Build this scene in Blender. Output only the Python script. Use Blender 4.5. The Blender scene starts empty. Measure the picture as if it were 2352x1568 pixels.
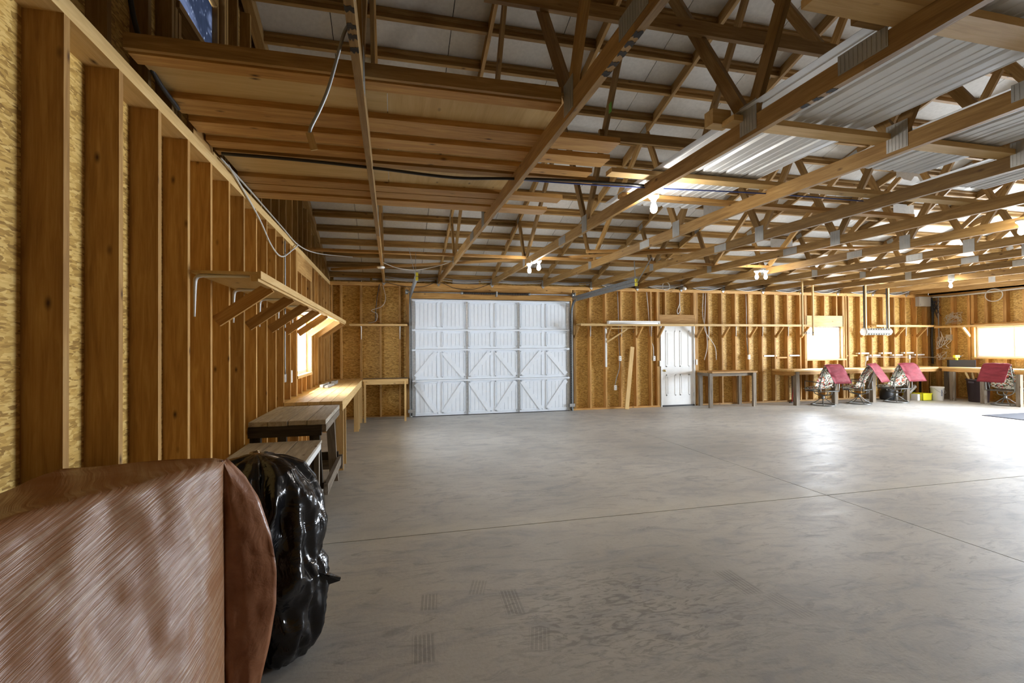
import bpy, bmesh, math, random
from mathutils import Vector, Matrix, noise
random.seed(7)
SC = bpy.context.scene
COL = SC.collection
# ------------------------------------------------------------------ camera
F, YAW, PIT, ROL, H = 1122.6286, .2417346, .0108555, -.0070853, 1.5234
cam_d = bpy.data.cameras.new('camera'); cam = bpy.data.objects.new('camera', cam_d); COL.objects.link(cam)
cam_d.sensor_width = 36; cam_d.lens = F / 2352 * 36; cam_d.clip_start = .02; cam_d.clip_end = 300
fw = Vector((math.sin(YAW) * math.cos(PIT), math.cos(YAW) * math.cos(PIT), math.sin(PIT)))
rt = Vector((math.cos(YAW), -math.sin(YAW), 0)); up = rt.cross(fw)
rt2 = rt * math.cos(ROL) + up * math.sin(ROL); up2 = -rt * math.sin(ROL) + up * math.cos(ROL)
cam.matrix_world = Matrix((rt2, up2, -fw)).transposed().to_4x4()
cam.location = (0, 0, H)
SC.camera = cam
SC.view_settings.view_transform = 'Standard'; SC.view_settings.look = 'None'
SC.view_settings.gamma = 1; SC.view_settings.use_curve_mapping = False
SC.view_settings.exposure = 1.15
# ------------------------------------------------------------------ daylight
w = bpy.data.worlds.new('daylight'); SC.world = w; w.use_nodes = True
bg = w.node_tree.nodes['Background']; bg.inputs[0].default_value = (.86, .93, 1, 1); bg.inputs[1].default_value = 3.0
def area(name, loc, rot, sx, sy, power, col=(.80, .89, 1)):
    l = bpy.data.lights.new(name, 'AREA'); l.shape = 'RECTANGLE'; l.size = sx; l.size_y = sy; l.energy = power; l.color = col
    o = bpy.data.objects.new(name, l); COL.objects.link(o); o.location = loc; o.rotation_euler = rot; return o
PI = math.pi
# geometry constants of the building
XL, YB, XR, YF = -1.2628, 10.9651, 15.33, -2.91         # inner stud planes
SD = .14                                                # stud depth
RY = 4.03                                               # ridge line
area('daylight_left_window', (XL - .22, 7.88, 1.56), (0, -PI / 2, 0), .84, 1.18, 60)
area('daylight_back_window', (11.55, YB + .22, 1.56), (-PI / 2, 0, 0), 1.15, .82, 85)
area('daylight_right_window', (XR + .22, 8.75, 1.56), (0, PI / 2, 0), .8, 2.2, 95)
area('daylight_added_door', (XR + .25, 5.95, 1.25), (0, PI / 2, 0), 2.4, 3.0, 800)  # main daylight, through an unseen open door added in the right wall
sun_d = bpy.data.lights.new('sun', 'SUN'); sun_d.energy = 6; sun_d.angle = .01; sun_d.color = (1, .93, .8)
sun = bpy.data.objects.new('sun', sun_d); COL.objects.link(sun)
sun.rotation_euler = Vector((.25, .35, -.9)).to_track_quat('-Z', 'Y').to_euler()

# ------------------------------------------------------------------ materials
class NT:
    def __init__(s, name):
        s.m = bpy.data.materials.new(name); s.m.use_nodes = True; s.t = s.m.node_tree
        s.b = s.t.nodes['Principled BSDF']; s.out = s.t.nodes['Material Output']
    def n(s, typ, **kw):
        nd = s.t.nodes.new('ShaderNode' + typ)
        for k, v in kw.items():
            if k in ('ins',):
                for i, x in v.items(): s.set(nd, i, x)
            else: setattr(nd, k, v)
        return nd
    def set(s, nd, i, x):
        if hasattr(x, 'is_output'): s.t.links.new(x, nd.inputs[i])
        elif isinstance(x, bpy.types.Node): s.t.links.new(x.outputs[0], nd.inputs[i])
        else: nd.inputs[i].default_value = x
    def math(s, op, a, b=None, c=None, clamp=False):
        nd = s.n('Math', operation=op, use_clamp=clamp); s.set(nd, 0, a)
        if b is not None: s.set(nd, 1, b)
        if c is not None: s.set(nd, 2, c)
        return nd.outputs[0]
    def ramp(s, fac, stops, interp='LINEAR'):
        nd = s.n('ValToRGB'); s.set(nd, 0, fac); e = nd.color_ramp.elements; nd.color_ramp.interpolation = interp
        while len(e) < len(stops): e.new(.5)
        for x, (p, c) in zip(e, stops): x.position = p; x.color = tuple(c) + (1,) if len(c) == 3 else c
        return nd.outputs[0]
    def mix(s, fac, a, b, mode='MIX'):
        nd = s.n('Mix', data_type='RGBA', blend_type=mode)
        s.set(nd, 0, fac)
        for i, x in ((6, a), (7, b)):
            if isinstance(x, tuple) and len(x) == 3: x = x + (1,)
            s.set(nd, i, x)
        return nd.outputs[2]
    def obj(s, off=True):
        tc = s.n('TexCoord').outputs['Object']
        if not off: return tc
        r = s.n('ObjectInfo').outputs['Random']
        v = s.n('VectorMath', operation='SCALE', ins={0: (37., 61., 23.)}); s.set(v, 3, r)
        a = s.n('VectorMath', operation='ADD'); s.set(a, 0, tc); s.set(a, 1, v.outputs[0]); return a.outputs[0]
    def map(s, vec, sc=(1, 1, 1), loc=(0, 0, 0), rot=(0, 0, 0)):
        nd = s.n('Mapping'); s.set(nd, 0, vec); nd.inputs[1].default_value = loc; nd.inputs[2].default_value = rot; nd.inputs[3].default_value = sc
        return nd.outputs[0]
    def noise(s, vec, scale, detail=3, rough=.5, dist=0):
        nd = s.n('TexNoise'); s.set(nd, 'Vector', vec); nd.inputs['Scale'].default_value = scale
        nd.inputs['Detail'].default_value = detail; nd.inputs['Roughness'].default_value = rough; nd.inputs['Distortion'].default_value = dist
        return nd.outputs['Fac']
    def voro(s, vec, scale, feature='F1', out='Distance', rnd=1):
        nd = s.n('TexVoronoi', feature=feature); s.set(nd, 'Vector', vec); nd.inputs['Scale'].default_value = scale
        nd.inputs['Randomness'].default_value = rnd
        return nd.outputs[out]
    def bump(s, h, strength=.3, dist=.01):
        nd = s.n('Bump'); s.set(nd, 'Height', h); nd.inputs['Strength'].default_value = strength; nd.inputs['Distance'].default_value = dist
        s.t.links.new(nd.outputs[0], s.b.inputs['Normal'])
    def done(s, col=None, rough=.6, metal=0, spec=.5):
        if col is not None:
            if isinstance(col, tuple): s.b.inputs['Base Color'].default_value = tuple(col[:3]) + (1,)
            else: s.set(s.b, 'Base Color', col)
        s.set(s.b, 'Roughness', rough); s.b.inputs['Metallic'].default_value = metal
        s.b.inputs['Specular IOR Level'].default_value = spec
        return s.m
def wood(name, dark, mid, light, knots=True, rough=.65, gs=1, spread=.5):
    t = NT(name); v = t.obj()
    r = t.n('ObjectInfo').outputs['Random']
    g = t.noise(t.map(v, (1.2 * gs, 14 * gs, 14 * gs)), 2.2, 4, .6, .6)
    g2 = t.noise(t.map(v, (3, 90, 90)), 2, 2, .5)
    c = t.ramp(t.math('ADD', t.math('MULTIPLY', g, .8), t.math('MULTIPLY', g2, .25)), [(.25, dark), (.5, mid), (.75, light)])
    # board to board tone
    hv = t.n('HueSaturation'); t.set(hv, 'Color', c)
    t.set(hv, 'Value', t.math('ADD', t.math('MULTIPLY', r, spread), 1 - spread / 2))
    c = hv.outputs[0]
    if knots:
        k = t.voro(t.map(v, (3.6, 8, 8)), 1.0)
        km = t.ramp(k, [(.02, (1, 1, 1)), (.075, (.45, .45, .45)), (.13, (0, 0, 0))])
        c = t.mix(km, c, (.06, .022, .006))
    t.bump(g2, .15, .004)
    return t.done(c, rough, spec=.3)
M = {}
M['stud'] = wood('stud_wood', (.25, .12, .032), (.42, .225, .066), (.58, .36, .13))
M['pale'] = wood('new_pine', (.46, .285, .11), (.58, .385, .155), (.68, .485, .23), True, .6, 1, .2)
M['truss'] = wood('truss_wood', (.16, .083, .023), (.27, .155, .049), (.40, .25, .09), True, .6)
M['weather'] = wood('weathered_wood', (.085, .065, .045), (.18, .145, .105), (.30, .25, .19), True, .75, 1, .25)
M['oldtable'] = wood('old_grey_planks', (.20, .17, .13), (.36, .32, .255), (.50, .46, .39), True, .75, 1, .2)
M['black_oak'] = wood('blackened_wood', (.012, .009, .006), (.03, .022, .014), (.07, .055, .038), False, .8)
M['ply'] = wood('plywood', (.47, .31, .12), (.58, .41, .18), (.66, .49, .24), True, .6, .6, .15)

t = NT('osb'); v = t.obj(True)
rnd = t.n('ObjectInfo').outputs['Random']
cells = t.n('TexVoronoi', feature='F1'); t.set(cells, 'Vector', t.map(v, (1, 1, 1))); cells.inputs['Scale'].default_value = 9
# flakes: three layers of stretched cells turned different ways
cols = []
for rz, sc, sd in ((.5, 1., 0), (-.6, 1.15, 5), (1.4, .9, 11)):
    vv = t.map(v, (12 * sc, 12 * sc, 46 * sc), (sd, sd * .3, sd * .7), (0, rz, 0))
    cols.append(t.voro(vv, 2.0, 'F1', 'Color'))
a = t.n('SeparateColor'); t.set(a, 0, cols[0]); b = t.n('SeparateColor'); t.set(b, 0, cols[1]); c3 = t.n('SeparateColor'); t.set(c3, 0, cols[2])
sel = t.math('GREATER_THAN', b.outputs[1], .5)
f = t.mix(sel, a.outputs[0], b.outputs[0]); f = t.mix(t.math('GREATER_THAN', c3.outputs[1], .66), f, c3.outputs[0])
fv = t.n('RGBToBW'); t.set(fv, 0, f)
big = t.noise(v, 2.2, 3, .6)
val = t.math('ADD', t.math('MULTIPLY', fv.outputs[0], .75), t.math('MULTIPLY', big, .35))
c = t.ramp(val, [(.08, (.21, .105, .022)), (.36, (.45, .265, .06)), (.62, (.61, .38, .10)), (.9, (.75, .52, .175))])
t.bump(fv.outputs[0], .25, .004)
M['osb'] = t.done(c, .55, spec=.35)

t = NT('concrete'); v = t.obj(False)
n1 = t.noise(v, .55, 5, .6, .4); n2 = t.noise(t.map(v, (1, 2.2, 1), rot=(0, 0, .5)), 2.2, 6, .65, 1.2); n3 = t.noise(v, 38, 3, .6)
c = t.ramp(n1, [(.3, (.39, .385, .36)), (.5, (.50, .49, .455)), (.68, (.59, .58, .54))])
c = t.mix(t.ramp(n2, [(.48, (0, 0, 0)), (.66, (.5, .5, .5))]), c, (.29, .305, .34))
sm = t.noise(t.map(v, (2.4, 7, 1), rot=(0, 0, .35)), 1.3, 5, .7, 1.5)
smm = t.ramp(sm, [(.55, (0, 0, 0)), (.68, (.55, .55, .55))])
c = t.mix(smm, c, (.24, .235, .23))
c = t.mix(t.ramp(n3, [(.25, (.25, .25, .25)), (.5, (0, 0, 0))]), c, (.3, .285, .25))
# pale strip left along the saw cut
sx = t.n('SeparateXYZ'); t.set(sx, 0, v)
dj = t.math('ABSOLUTE', t.math('SUBTRACT', sx.outputs[1], 4.12))
c = t.mix(t.math('MULTIPLY', t.math('SUBTRACT', 1.0, t.math('DIVIDE', dj, .28), clamp=True), .45), c, (.62, .59, .50))
# dusty scuffs in front of the camera
fx = t.math('DIVIDE', t.math('SUBTRACT', sx.outputs[0], 1.35), .95); fy = t.math('DIVIDE', t.math('SUBTRACT', sx.outputs[1], 2.6), .62)
dd = t.math('SUBTRACT', 1.15, t.math('ADD', t.math('MULTIPLY', fx, fx), t.math('MULTIPLY', fy, fy)), clamp=True)
sc1 = t.noise(t.map(v, (3, 8, 1), rot=(0, 0, .3)), 2.1, 4, .6, 2.2)
scm = t.ramp(sc1, [(.5, (0, 0, 0)), (.6, (1, 1, 1))])
scv = t.n('RGBToBW'); t.set(scv, 0, scm)
c = t.mix(t.math('MULTIPLY', t.math('MULTIPLY', scv.outputs[0], dd), .55), c, (.16, .15, .135))
def tread(cx, cy, ang, sx_, sy_, k, c, amt):
    p = t.map(v, (1, 1, 1)); q = t.n('VectorMath', operation='SUBTRACT'); t.set(q, 0, v); q.inputs[1].default_value = (cx, cy, 0)
    p = t.n('VectorRotate', rotation_type='Z_AXIS'); t.set(p, 0, q.outputs[0]); p.inputs['Angle'].default_value = ang
    s_ = t.n('SeparateXYZ'); t.set(s_, 0, p.outputs[0])
    ax = t.math('ABSOLUTE', t.math('DIVIDE', s_.outputs[0], sx_)); ay = t.math('ABSOLUTE', t.math('DIVIDE', s_.outputs[1], sy_))
    ms = t.math('MULTIPLY', t.math('SUBTRACT', 1.0, t.math('MAXIMUM', t.math('POWER', ax, 2.5), t.math('POWER', ay, 3.0)), clamp=True), 2.2, clamp=True)
    st = t.math('GREATER_THAN', t.math('SINE', t.math('MULTIPLY', s_.outputs[0], k)), -.55)
    return t.mix(t.math('MULTIPLY', t.math('MULTIPLY', ms, st), amt), c, (.17, .16, .145))
for q in ((.21, 2.98, .1, .055, .10, 290, .42), (.524, 3.084, .3, .055, .10, 290, .3), (.69, 2.86, .05, .06, .15, 290, .42), (.15, 2.53, .05, .06, .13, 290, .42),
          (.745, 2.465, .3, .06, .11, 290, .3), (2.16, 2.73, .0, .075, .17, 260, .42), (2.25, 2.41, -.1, .07, .15, 260, .28)):
    c = tread(*q[:6], c, q[6])
t.bump(t.math('ADD', t.math('MULTIPLY', n2, .5), t.math('MULTIPLY', n3, .2)), .2, .02)
M['concrete'] = t.done(c, t.math('ADD', t.math('MULTIPLY', n2, .34), .33), spec=.42)

def plain(name, col, rough=.5, metal=0, var=.0, sc=8, spec=.5):
    t = NT(name)
    if var:
        v = t.obj(); n = t.noise(v, sc, 4, .6)
        c = t.ramp(n, [(.3, tuple(x * (1 - var) for x in col)), (.7, tuple(min(1, x * (1 + var)) for x in col))])
        t.bump(n, .08, .004); return t.done(c, rough, metal, spec)
    return t.done(col, rough, metal, spec)
M['foam'] = plain('roof_panel_white', (.52, .50, .46), .8, 0, .08, 25)
M['blackline'] = plain('dark_gap', (.01, .01, .01), .9)
M['doorwhite'] = plain('door_white', (.80, .80, .78), .45, 0, .03)
M['garage'] = plain('garage_door_white', (.80, .86, .92), .5, 0, .03)
M['galv'] = plain('galvanised_steel', (.50, .53, .55), .42, .85, .2, 30)
M['track'] = plain('track_steel', (.30, .33, .35), .4, .7, .15, 20)
M['plate'] = plain('nail_plate_steel', (.46, .47, .46), .45, .8, .1)
M['whitemetal'] = plain('white_corrugated', (.66, .68, .69), .38, .15, .05, 6)
M['whitepaint'] = plain('white_paint', (.75, .75, .72), .45)
M['black'] = plain('black_metal', (.012, .012, .013), .5)
M['grey'] = plain('grey_paint', (.42, .42, .40), .5)
M['conduit'] = plain('grey_conduit', (.30, .30, .29), .45, .3)
M['cablew'] = plain('white_cable', (.55, .53, .48), .5)
M['cableb'] = plain('dark_cable', (.02, .02, .022), .5)
M['blue'] = plain('blue_cable', (.03, .06, .28), .5)
M['outlet'] = plain('outlet_white', (.78, .77, .72), .4)
M['vinyl'] = plain('window_vinyl', (.5, .5, .52), .4)
M['yellow'] = plain('yellow_plastic', (.80, .78, .02), .4)
M['bucketw'] = plain('white_plastic', (.78, .78, .76), .4)
M['print'] = plain('blue_print', (.08, .12, .25), .5)
M['trash'] = plain('dark_brown_plastic', (.035, .02, .022), .4)
M['frame'] = plain('chair_frame_metal', (.17, .17, .16), .35, .75)
M['beige'] = plain('heater_beige', (.18, .165, .125), .45)
M['brass'] = plain('brass', (.55, .42, .2), .3, 1)
M['ylabel'] = plain('yellow_label', (.75, .65, .05), .5)
M['bluebox'] = plain('blue_label', (.12, .2, .45), .4)
M['paper'] = plain('insulation_facing', (.46, .42, .38), .8, 0, .1)
M['green'] = plain('green_tag', (.12, .35, .03), .5)
M['rug'] = plain('dark_rug', (.018, .02, .032), .9, 0, .3, 60)
M['redtool'] = plain('red_tool', (.35, .03, .02), .5)
# vinyl fabric
t = NT('red_cushion_fabric'); v = t.obj(); n = t.noise(t.map(v, (1, 1, 4)), 5, 3, .6)
t.bump(n, .5, .02); M['red'] = t.done(t.ramp(n, [(.3, (.13, .013, .02)), (.7, (.21, .026, .038))]), .7, spec=.25)
t = NT('floral_fabric'); v = t.obj()
vo = t.voro(t.map(v, (1, 1, 1)), 34, 'F1', 'Color'); s_ = t.n('SeparateColor'); t.set(s_, 0, vo)
c = t.ramp(s_.outputs[0], [(0, (.62, .60, .50)), (.28, (.10, .13, .06)), (.42, (.55, .55, .46)), (.58, (.30, .03, .03)), (.68, (.02, .025, .02)), (.8, (.45, .13, .05)), (.9, (.6, .58, .5))], 'CONSTANT')
M['floral'] = t.done(c, .8, spec=.2)
# bulb
t = NT('lit_bulb'); t.b.inputs['Emission Color'].default_value = (1, .97, .92, 1); t.b.inputs['Emission Strength'].default_value = 40; M['bulb'] = t.done((1, 1, 1), .3)
# window glass: mostly see-through
t = NT('window_glass'); tr = t.n('BsdfTransparent'); gl = t.n('BsdfGlossy'); gl.inputs['Roughness'].default_value = .02
mx = t.n('MixShader'); mx.inputs[0].default_value = .06; t.t.links.new(tr.outputs[0], mx.inputs[1]); t.t.links.new(gl.outputs[0], mx.inputs[2]); t.t.links.new(mx.outputs[0], t.out.inputs[0]); M['glass'] = t.m
# frosted plastic sheet in the gable window
t = NT('frosted_sheet'); v = t.obj(False); sp = t.voro(t.map(v, (1, 1, .6)), 26)
c = t.ramp(sp, [(.0, (.45, .45, .45)), (.13, (.3, .32, .36)), (.2, (.075, .085, .115)), (1, (.065, .075, .10))])
n = t.noise(t.map(v, (1, .6, 2.5), rot=(.5, 0, 0)), 2.3, 3); c = t.mix(t.ramp(n, [(.52, (0, 0, 0)), (.62, (.6, .6, .6))]), c, (.2, .22, .28))
tl = t.n('BsdfTranslucent'); t.set(tl, 0, c); t.t.links.new(tl.outputs[0], t.out.inputs[0]); M['frost'] = t.m
# tarp
t = NT('brown_tarp'); v = t.obj(False)
def dotv(d):
    nd = t.n('VectorMath', operation='DOT_PRODUCT'); t.set(nd, 0, v); nd.inputs[1].default_value = d; return nd.outputs['Value']
dv = Vector((-.5, -.70, -.45)).normalized(); bv = Vector((.8, -.6, .25)).normalized().cross(dv)
al, pe = dotv(dv), dotv(bv)
def line(sa, sp_, det):
    cx = t.n('CombineXYZ'); t.set(cx, 0, t.math('MULTIPLY', al, sa)); t.set(cx, 1, t.math('MULTIPLY', pe, sp_)); return t.noise(cx.outputs[0], 1.0, det, .65, .4)
st = t.noise(v, 3, 4, .6, .6)
s1 = line(3.0, 95, 3); s2 = line(70, 9, 3); s3 = line(5, 260, 2)
pale = t.math('ADD', t.math('MULTIPLY', t.ramp(s1, [(.42, (0, 0, 0)), (.66, (1, 1, 1))]), .8), t.math('ADD', t.math('MULTIPLY', t.ramp(s2, [(.52, (0, 0, 0)), (.7, (1, 1, 1))]), .25), t.math('MULTIPLY', t.ramp(s3, [(.55, (0, 0, 0)), (.7, (1, 1, 1))]), .5)))
pale = t.math('MULTIPLY', pale, t.ramp(st, [(.36, (.12, .12, .12)), (.54, (1, 1, 1))]), clamp=True)
c = t.mix(t.math('MULTIPLY', pale, .8), (.25, .11, .045), (.43, .30, .195))
t.bump(t.math('ADD', s1, st), .3, .012); M['tarp'] = t.done(c, .4, spec=.4)
t = NT('tarp_reverse'); v = t.obj(False); n = t.noise(v, 9, 4, .6, .8); t.bump(n, .3, .02)
M['tarp_in'] = t.done(t.ramp(n, [(.3, (.20, .075, .03)), (.7, (.31, .14, .07))]), .35, spec=.5)
# bag
t = NT('black_plastic'); v = t.obj(False); n = t.noise(v, 22, 4, .65, 1.5); n2 = t.noise(v, 7, 3, .6, 2)
t.bump(n2, .35, .02); M['bag'] = t.done((.006, .006, .007), .2, spec=.6)

# ------------------------------------------------------------------ builders
WM = {}
def W(o): return WM.get(o.name, Matrix.Identity(4)) if o else Matrix.Identity(4)
def link(name, data, parent=None, world=Matrix.Identity(4)):
    o = bpy.data.objects.new(name, data); COL.objects.link(o)
    if parent is not None:
        o.parent = parent; o.matrix_local = W(parent).inverted() @ world
    else: o.matrix_local = world
    WM[o.name] = world.copy(); return o
def tag(o, label=None, cat=None, group=None, kind=None):
    for k, v in (('label', label), ('category', cat), ('group', group), ('kind', kind)):
        if v: o[k] = v
    return o
def thing(name, label, cat, loc=(0, 0, 0), rz=0, group=None):
    return tag(link(name, None, None, Matrix.Translation(loc) @ Matrix.Rotation(rz, 4, 'Z')), label, cat, group)
def struct(name, loc=(0, 0, 0)):
    return tag(link(name, None, None, Matrix.Translation(loc)), kind='structure')
CACHE = {}
def boxmesh(lx, ly, lz, mat, bev=0):
    k = (round(lx, 4), round(ly, 4), round(lz, 4), mat, bev)
    if k not in CACHE:
        bm = bmesh.new(); bmesh.ops.create_cube(bm, size=1)
        for v in bm.verts: v.co = Vector((v.co.x * lx, v.co.y * ly, v.co.z * lz))
        if bev: bmesh.ops.bevel(bm, geom=bm.edges[:], offset=bev, segments=1, affect='EDGES')
        me = bpy.data.meshes.new('box'); bm.to_mesh(me); bm.free(); me.materials.append(M[mat]); CACHE[k] = me
    return CACHE[k]
def frame_of(a, b, upv=(0, 0, 1)):
    a, b = Vector(a), Vector(b); x = (b - a).normalized(); z = Vector(upv)
    z = (z - x * z.dot(x)).normalized(); y = z.cross(x)
    m = Matrix((x, y, z)).transposed().to_4x4(); m.translation = (a + b) / 2; return m, (b - a).length
def board(name, a, b, wz, ty, mat, parent=None, upv=(0, 0, 1), bev=0):
    m, L = frame_of(a, b, upv)
    return link(name, boxmesh(L, ty, wz, mat, bev), parent, m)
def box(name, x0, x1, y0, y1, z0, z1, mat, parent=None, bev=0):
    c = ((x0 + x1) / 2, (y0 + y1) / 2, (z0 + z1) / 2); d = (x1 - x0, y1 - y0, z1 - z0)
    i = max(range(3), key=lambda k: d[k])
    if i == 0: m = Matrix.Identity(4); dd = d
    elif i == 1: m = Matrix.Rotation(PI / 2, 4, 'Z'); dd = (d[1], d[0], d[2])
    else: m = Matrix.Rotation(-PI / 2, 4, 'Y'); dd = (d[2], d[1], d[0])
    m = Matrix.Translation(c) @ m
    return link(name, boxmesh(*dd, mat, bev), parent, m)
def meshobj(name, verts, faces, mat, parent=None, smooth=False, world=Matrix.Identity(4)):
    me = bpy.data.meshes.new(name); me.from_pydata([tuple(v) for v in verts], [], faces); me.update()
    mats = mat if isinstance(mat, (list, tuple)) else [mat]
    for x in mats: me.materials.append(M[x])
    if smooth: me.polygons.foreach_set('use_smooth', [True] * len(me.polygons))
    return link(name, me, parent, world)
def bmobj(name, bm, mat, parent=None, smooth=False, world=Matrix.Identity(4)):
    bmesh.ops.recalc_face_normals(bm, faces=bm.faces[:])
    me = bpy.data.meshes.new(name); bm.to_mesh(me); bm.free()
    for x in (mat if isinstance(mat, (list, tuple)) else [mat]): me.materials.append(M[x])
    if smooth: me.polygons.foreach_set('use_smooth', [True] * len(me.polygons))
    return link(name, me, parent, world)
def bmbox(bm, x0, x1, y0, y1, z0, z1, mi=0, mtx=None):
    r = bmesh.ops.create_cube(bm, size=1)
    for v in r['verts']:
        v.co = Vector(((x0 + x1) / 2 + v.co.x * (x1 - x0), (y0 + y1) / 2 + v.co.y * (y1 - y0), (z0 + z1) / 2 + v.co.z * (z1 - z0)))
        if mtx: v.co = mtx @ v.co
    for f in {f for v in r['verts'] for f in v.link_faces}: f.material_index = mi
def smooth_pts(pts, n=6):
    P = [Vector(p) for p in pts]
    if len(P) < 3: return P
    P = [P[0] * 2 - P[1]] + P + [P[-1] * 2 - P[-2]]; out = []
    for i in range(1, len(P) - 2):
        a, b, c, d = P[i - 1:i + 3]
        for k in range(n):
            s = k / n
            out.append(.5 * ((2 * b) + (c - a) * s + (2 * a - 5 * b + 4 * c - d) * s * s + (3 * b - a - 3 * c + d) * s ** 3))
    out.append(P[-2]); return out
def tubegeo(pts, r, seg=6, closed=False, V=None, Fc=None):
    V = [] if V is None else V; Fc = [] if Fc is None else Fc
    b0 = len(V); n = len(pts); prev = None
    for i, p in enumerate(pts):
        p = Vector(p)
        if closed: d = Vector(pts[(i + 1) % n]) - Vector(pts[i - 1])
        else: d = Vector(pts[min(i + 1, n - 1)]) - Vector(pts[max(i - 1, 0)])
        d = d.normalized() if d.length > 1e-9 else Vector((0, 0, 1))
        if prev is None:
            u = d.orthogonal().normalized()
        else:
            u = prev - d * prev.dot(d); u = u.normalized() if u.length > 1e-6 else d.orthogonal().normalized()
        prev = u; v = d.cross(u)
        for k in range(seg):
            a = 2 * PI * k / seg; V.append(p + (u * math.cos(a) + v * math.sin(a)) * (r[i] if isinstance(r, list) else r))
    for i in range(n if closed else n - 1):
        j = (i + 1) % n
        for k in range(seg):
            k2 = (k + 1) % seg; Fc.append((b0 + i * seg + k, b0 + i * seg + k2, b0 + j * seg + k2, b0 + j * seg + k))
    if not closed:
        Fc.append(tuple(b0 + k for k in reversed(range(seg)))); Fc.append(tuple(b0 + (n - 1) * seg + k for k in range(seg)))
    return V, Fc
def tube(name, pts, r, mat, parent=None, seg=6, sm=0, closed=False, world=Matrix.Identity(4)):
    if sm: pts = smooth_pts(pts, sm)
    V, Fc = tubegeo(pts, r, seg, closed)
    return meshobj(name, V, Fc, mat, parent, True, world)
def lathe(name, prof, mat, parent=None, seg=24, world=Matrix.Identity(4), smooth=True):
    V, Fc = [], []
    for r, z in prof:
        for k in range(seg): a = 2 * PI * k / seg; V.append((r * math.cos(a), r * math.sin(a), z))
    for i in range(len(prof) - 1):
        for k in range(seg):
            k2 = (k + 1) % seg; Fc.append((i * seg + k, i * seg + k2, (i + 1) * seg + k2, (i + 1) * seg + k))
    Fc.append(tuple(reversed(range(seg)))); Fc.append(tuple((len(prof) - 1) * seg + k for k in range(seg)))
    return meshobj(name, V, Fc, mat, parent, smooth, world)
def prism(name, poly, axis, t0, t1, mat, parent=None, world=Matrix.Identity(4)):
    """poly: 2d points in the plane normal to axis ('x': (y,z), 'y': (x,z), 'z': (x,y))"""
    def p3(p, t): return {'x': (t, p[0], p[1]), 'y': (p[0], t, p[1]), 'z': (p[0], p[1], t)}[axis]
    n = len(poly); V = [p3(p, t0) for p in poly] + [p3(p, t1) for p in poly]
    bm = bmesh.new(); vs = [bm.verts.new(v) for v in V]
    bm.faces.new(vs[:n]); bm.faces.new(vs[n:][::-1])
    for i in range(n): bm.faces.new((vs[i], vs[(i + 1) % n], vs[n + (i + 1) % n], vs[n + i]))
    return bmobj(name, bm, mat, parent, False, world)

# ================================================================== STRUCTURE
def zc(y): return 2.833 + .0088 * min(y, 2 * RY - y if y < RY else y) if y >= RY else 2.833 + .0088 * y   # underside of bottom chords
CH = .118                                                    # chord depth
def zr(y): return 3.10 + .305 * (10.66 - max(y, 2 * RY - y))   # underside of top chords
PZ0, PZ1 = 2.867, 2.943                                      # top plates
SLAB_X, SLAB_Y = 4.27, 4.06
# ---- floor
fl = struct('floor')
box('floor_base', XL - .3, XR + .3, YF - .3, YB + .3, -.12, -.015, 'blackline', fl)
g = .0055
for x0, x1 in ((XL - .3, SLAB_X - g), (SLAB_X + g, XR + .3)):
    for y0, y1 in ((YF - .3, SLAB_Y - g), (SLAB_Y + g, YB + .3)):
        meshobj('slab', [(x0, y0, 0), (x1, y0, 0), (x1, y1, 0), (x0, y1, 0), (x0, y0, -.015), (x1, y0, -.015), (x1, y1, -.015), (x0, y1, -.015)],
                [(0, 1, 2, 3), (4, 7, 6, 5), (0, 4, 5, 1), (1, 5, 6, 2), (2, 6, 7, 3), (3, 7, 4, 0)], 'concrete', fl)
# ---- osb sheets
def osb(parent, side, u0, u1, z0, z1):
    """side 'x': sheet in plane x=const (u=y), 'y': plane y=const (u=x)"""
    w_, h_ = u1 - u0, z1 - z0
    me = boxmesh(w_, .011, h_, 'osb')
    pos, ax = side
    m = Matrix.Translation((pos, (u0 + u1) / 2, (z0 + z1) / 2)) @ Matrix.Rotation(PI / 2, 4, 'Z') if ax == 'x' else Matrix.Translation(((u0 + u1) / 2, pos, (z0 + z1) / 2))
    return link('osb_panel', me, parent, m)
def sheathing(parent, side, u0, u1, z1, openings, start):
    x = u0; cuts = [start + 1.2192 * k for k in range(-3, 20)]
    cuts = sorted(set([u0, u1] + [c for c in cuts if u0 + .05 < c < u1 - .05] + [o for op in openings for o in op[:2] if u0 < o < u1]))
    for a, b in zip(cuts[:-1], cuts[1:]):
        mid = (a + b) / 2; ops = [o for o in openings if o[0] < mid < o[1]]
        if not ops: osb(parent, side, a + .001, b - .001, 0, z1)
        else:
            o = ops[0]
            if o[2] > .02: osb(parent, side, a, b, 0, o[2])
            if o[3] < z1 - .02: osb(parent, side, a, b, o[3], z1)
# ---- back wall
wb = struct('wall_back', (7, YB, 0))
GD = (.42, 4.12, 0, 2.60); MD = (6.52, 7.50, 0, 2.055); BW = (10.96, 12.15, 1.13, 2.0)
sheathing(wb, (YB + SD + .006, 'y'), XL - SD, XR + SD, 3.16, [GD, MD, BW], -.63)
box('bottom_plate', XL, GD[0] - .04, YB, YB + SD, 0, .038, 'stud', wb)
box('bottom_plate', GD[1] + .04, MD[0] - .02, YB, YB + SD, 0, .038, 'stud', wb)
box('bottom_plate', MD[1] + .02, XR, YB, YB + SD, 0, .038, 'stud', wb)
box('top_plate', XL - SD, XR + SD, YB, YB + SD, PZ0, PZ0 + .038, 'stud', wb)
box('top_plate', XL - SD, XR + SD, YB, YB + SD, PZ0 + .038, PZ1, 'stud', wb)
def bstud(x, z0=.038, z1=PZ0, d=SD): return box('stud', x - .019, x + .019, YB, YB + d, z0, z1, 'stud', wb)
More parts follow.
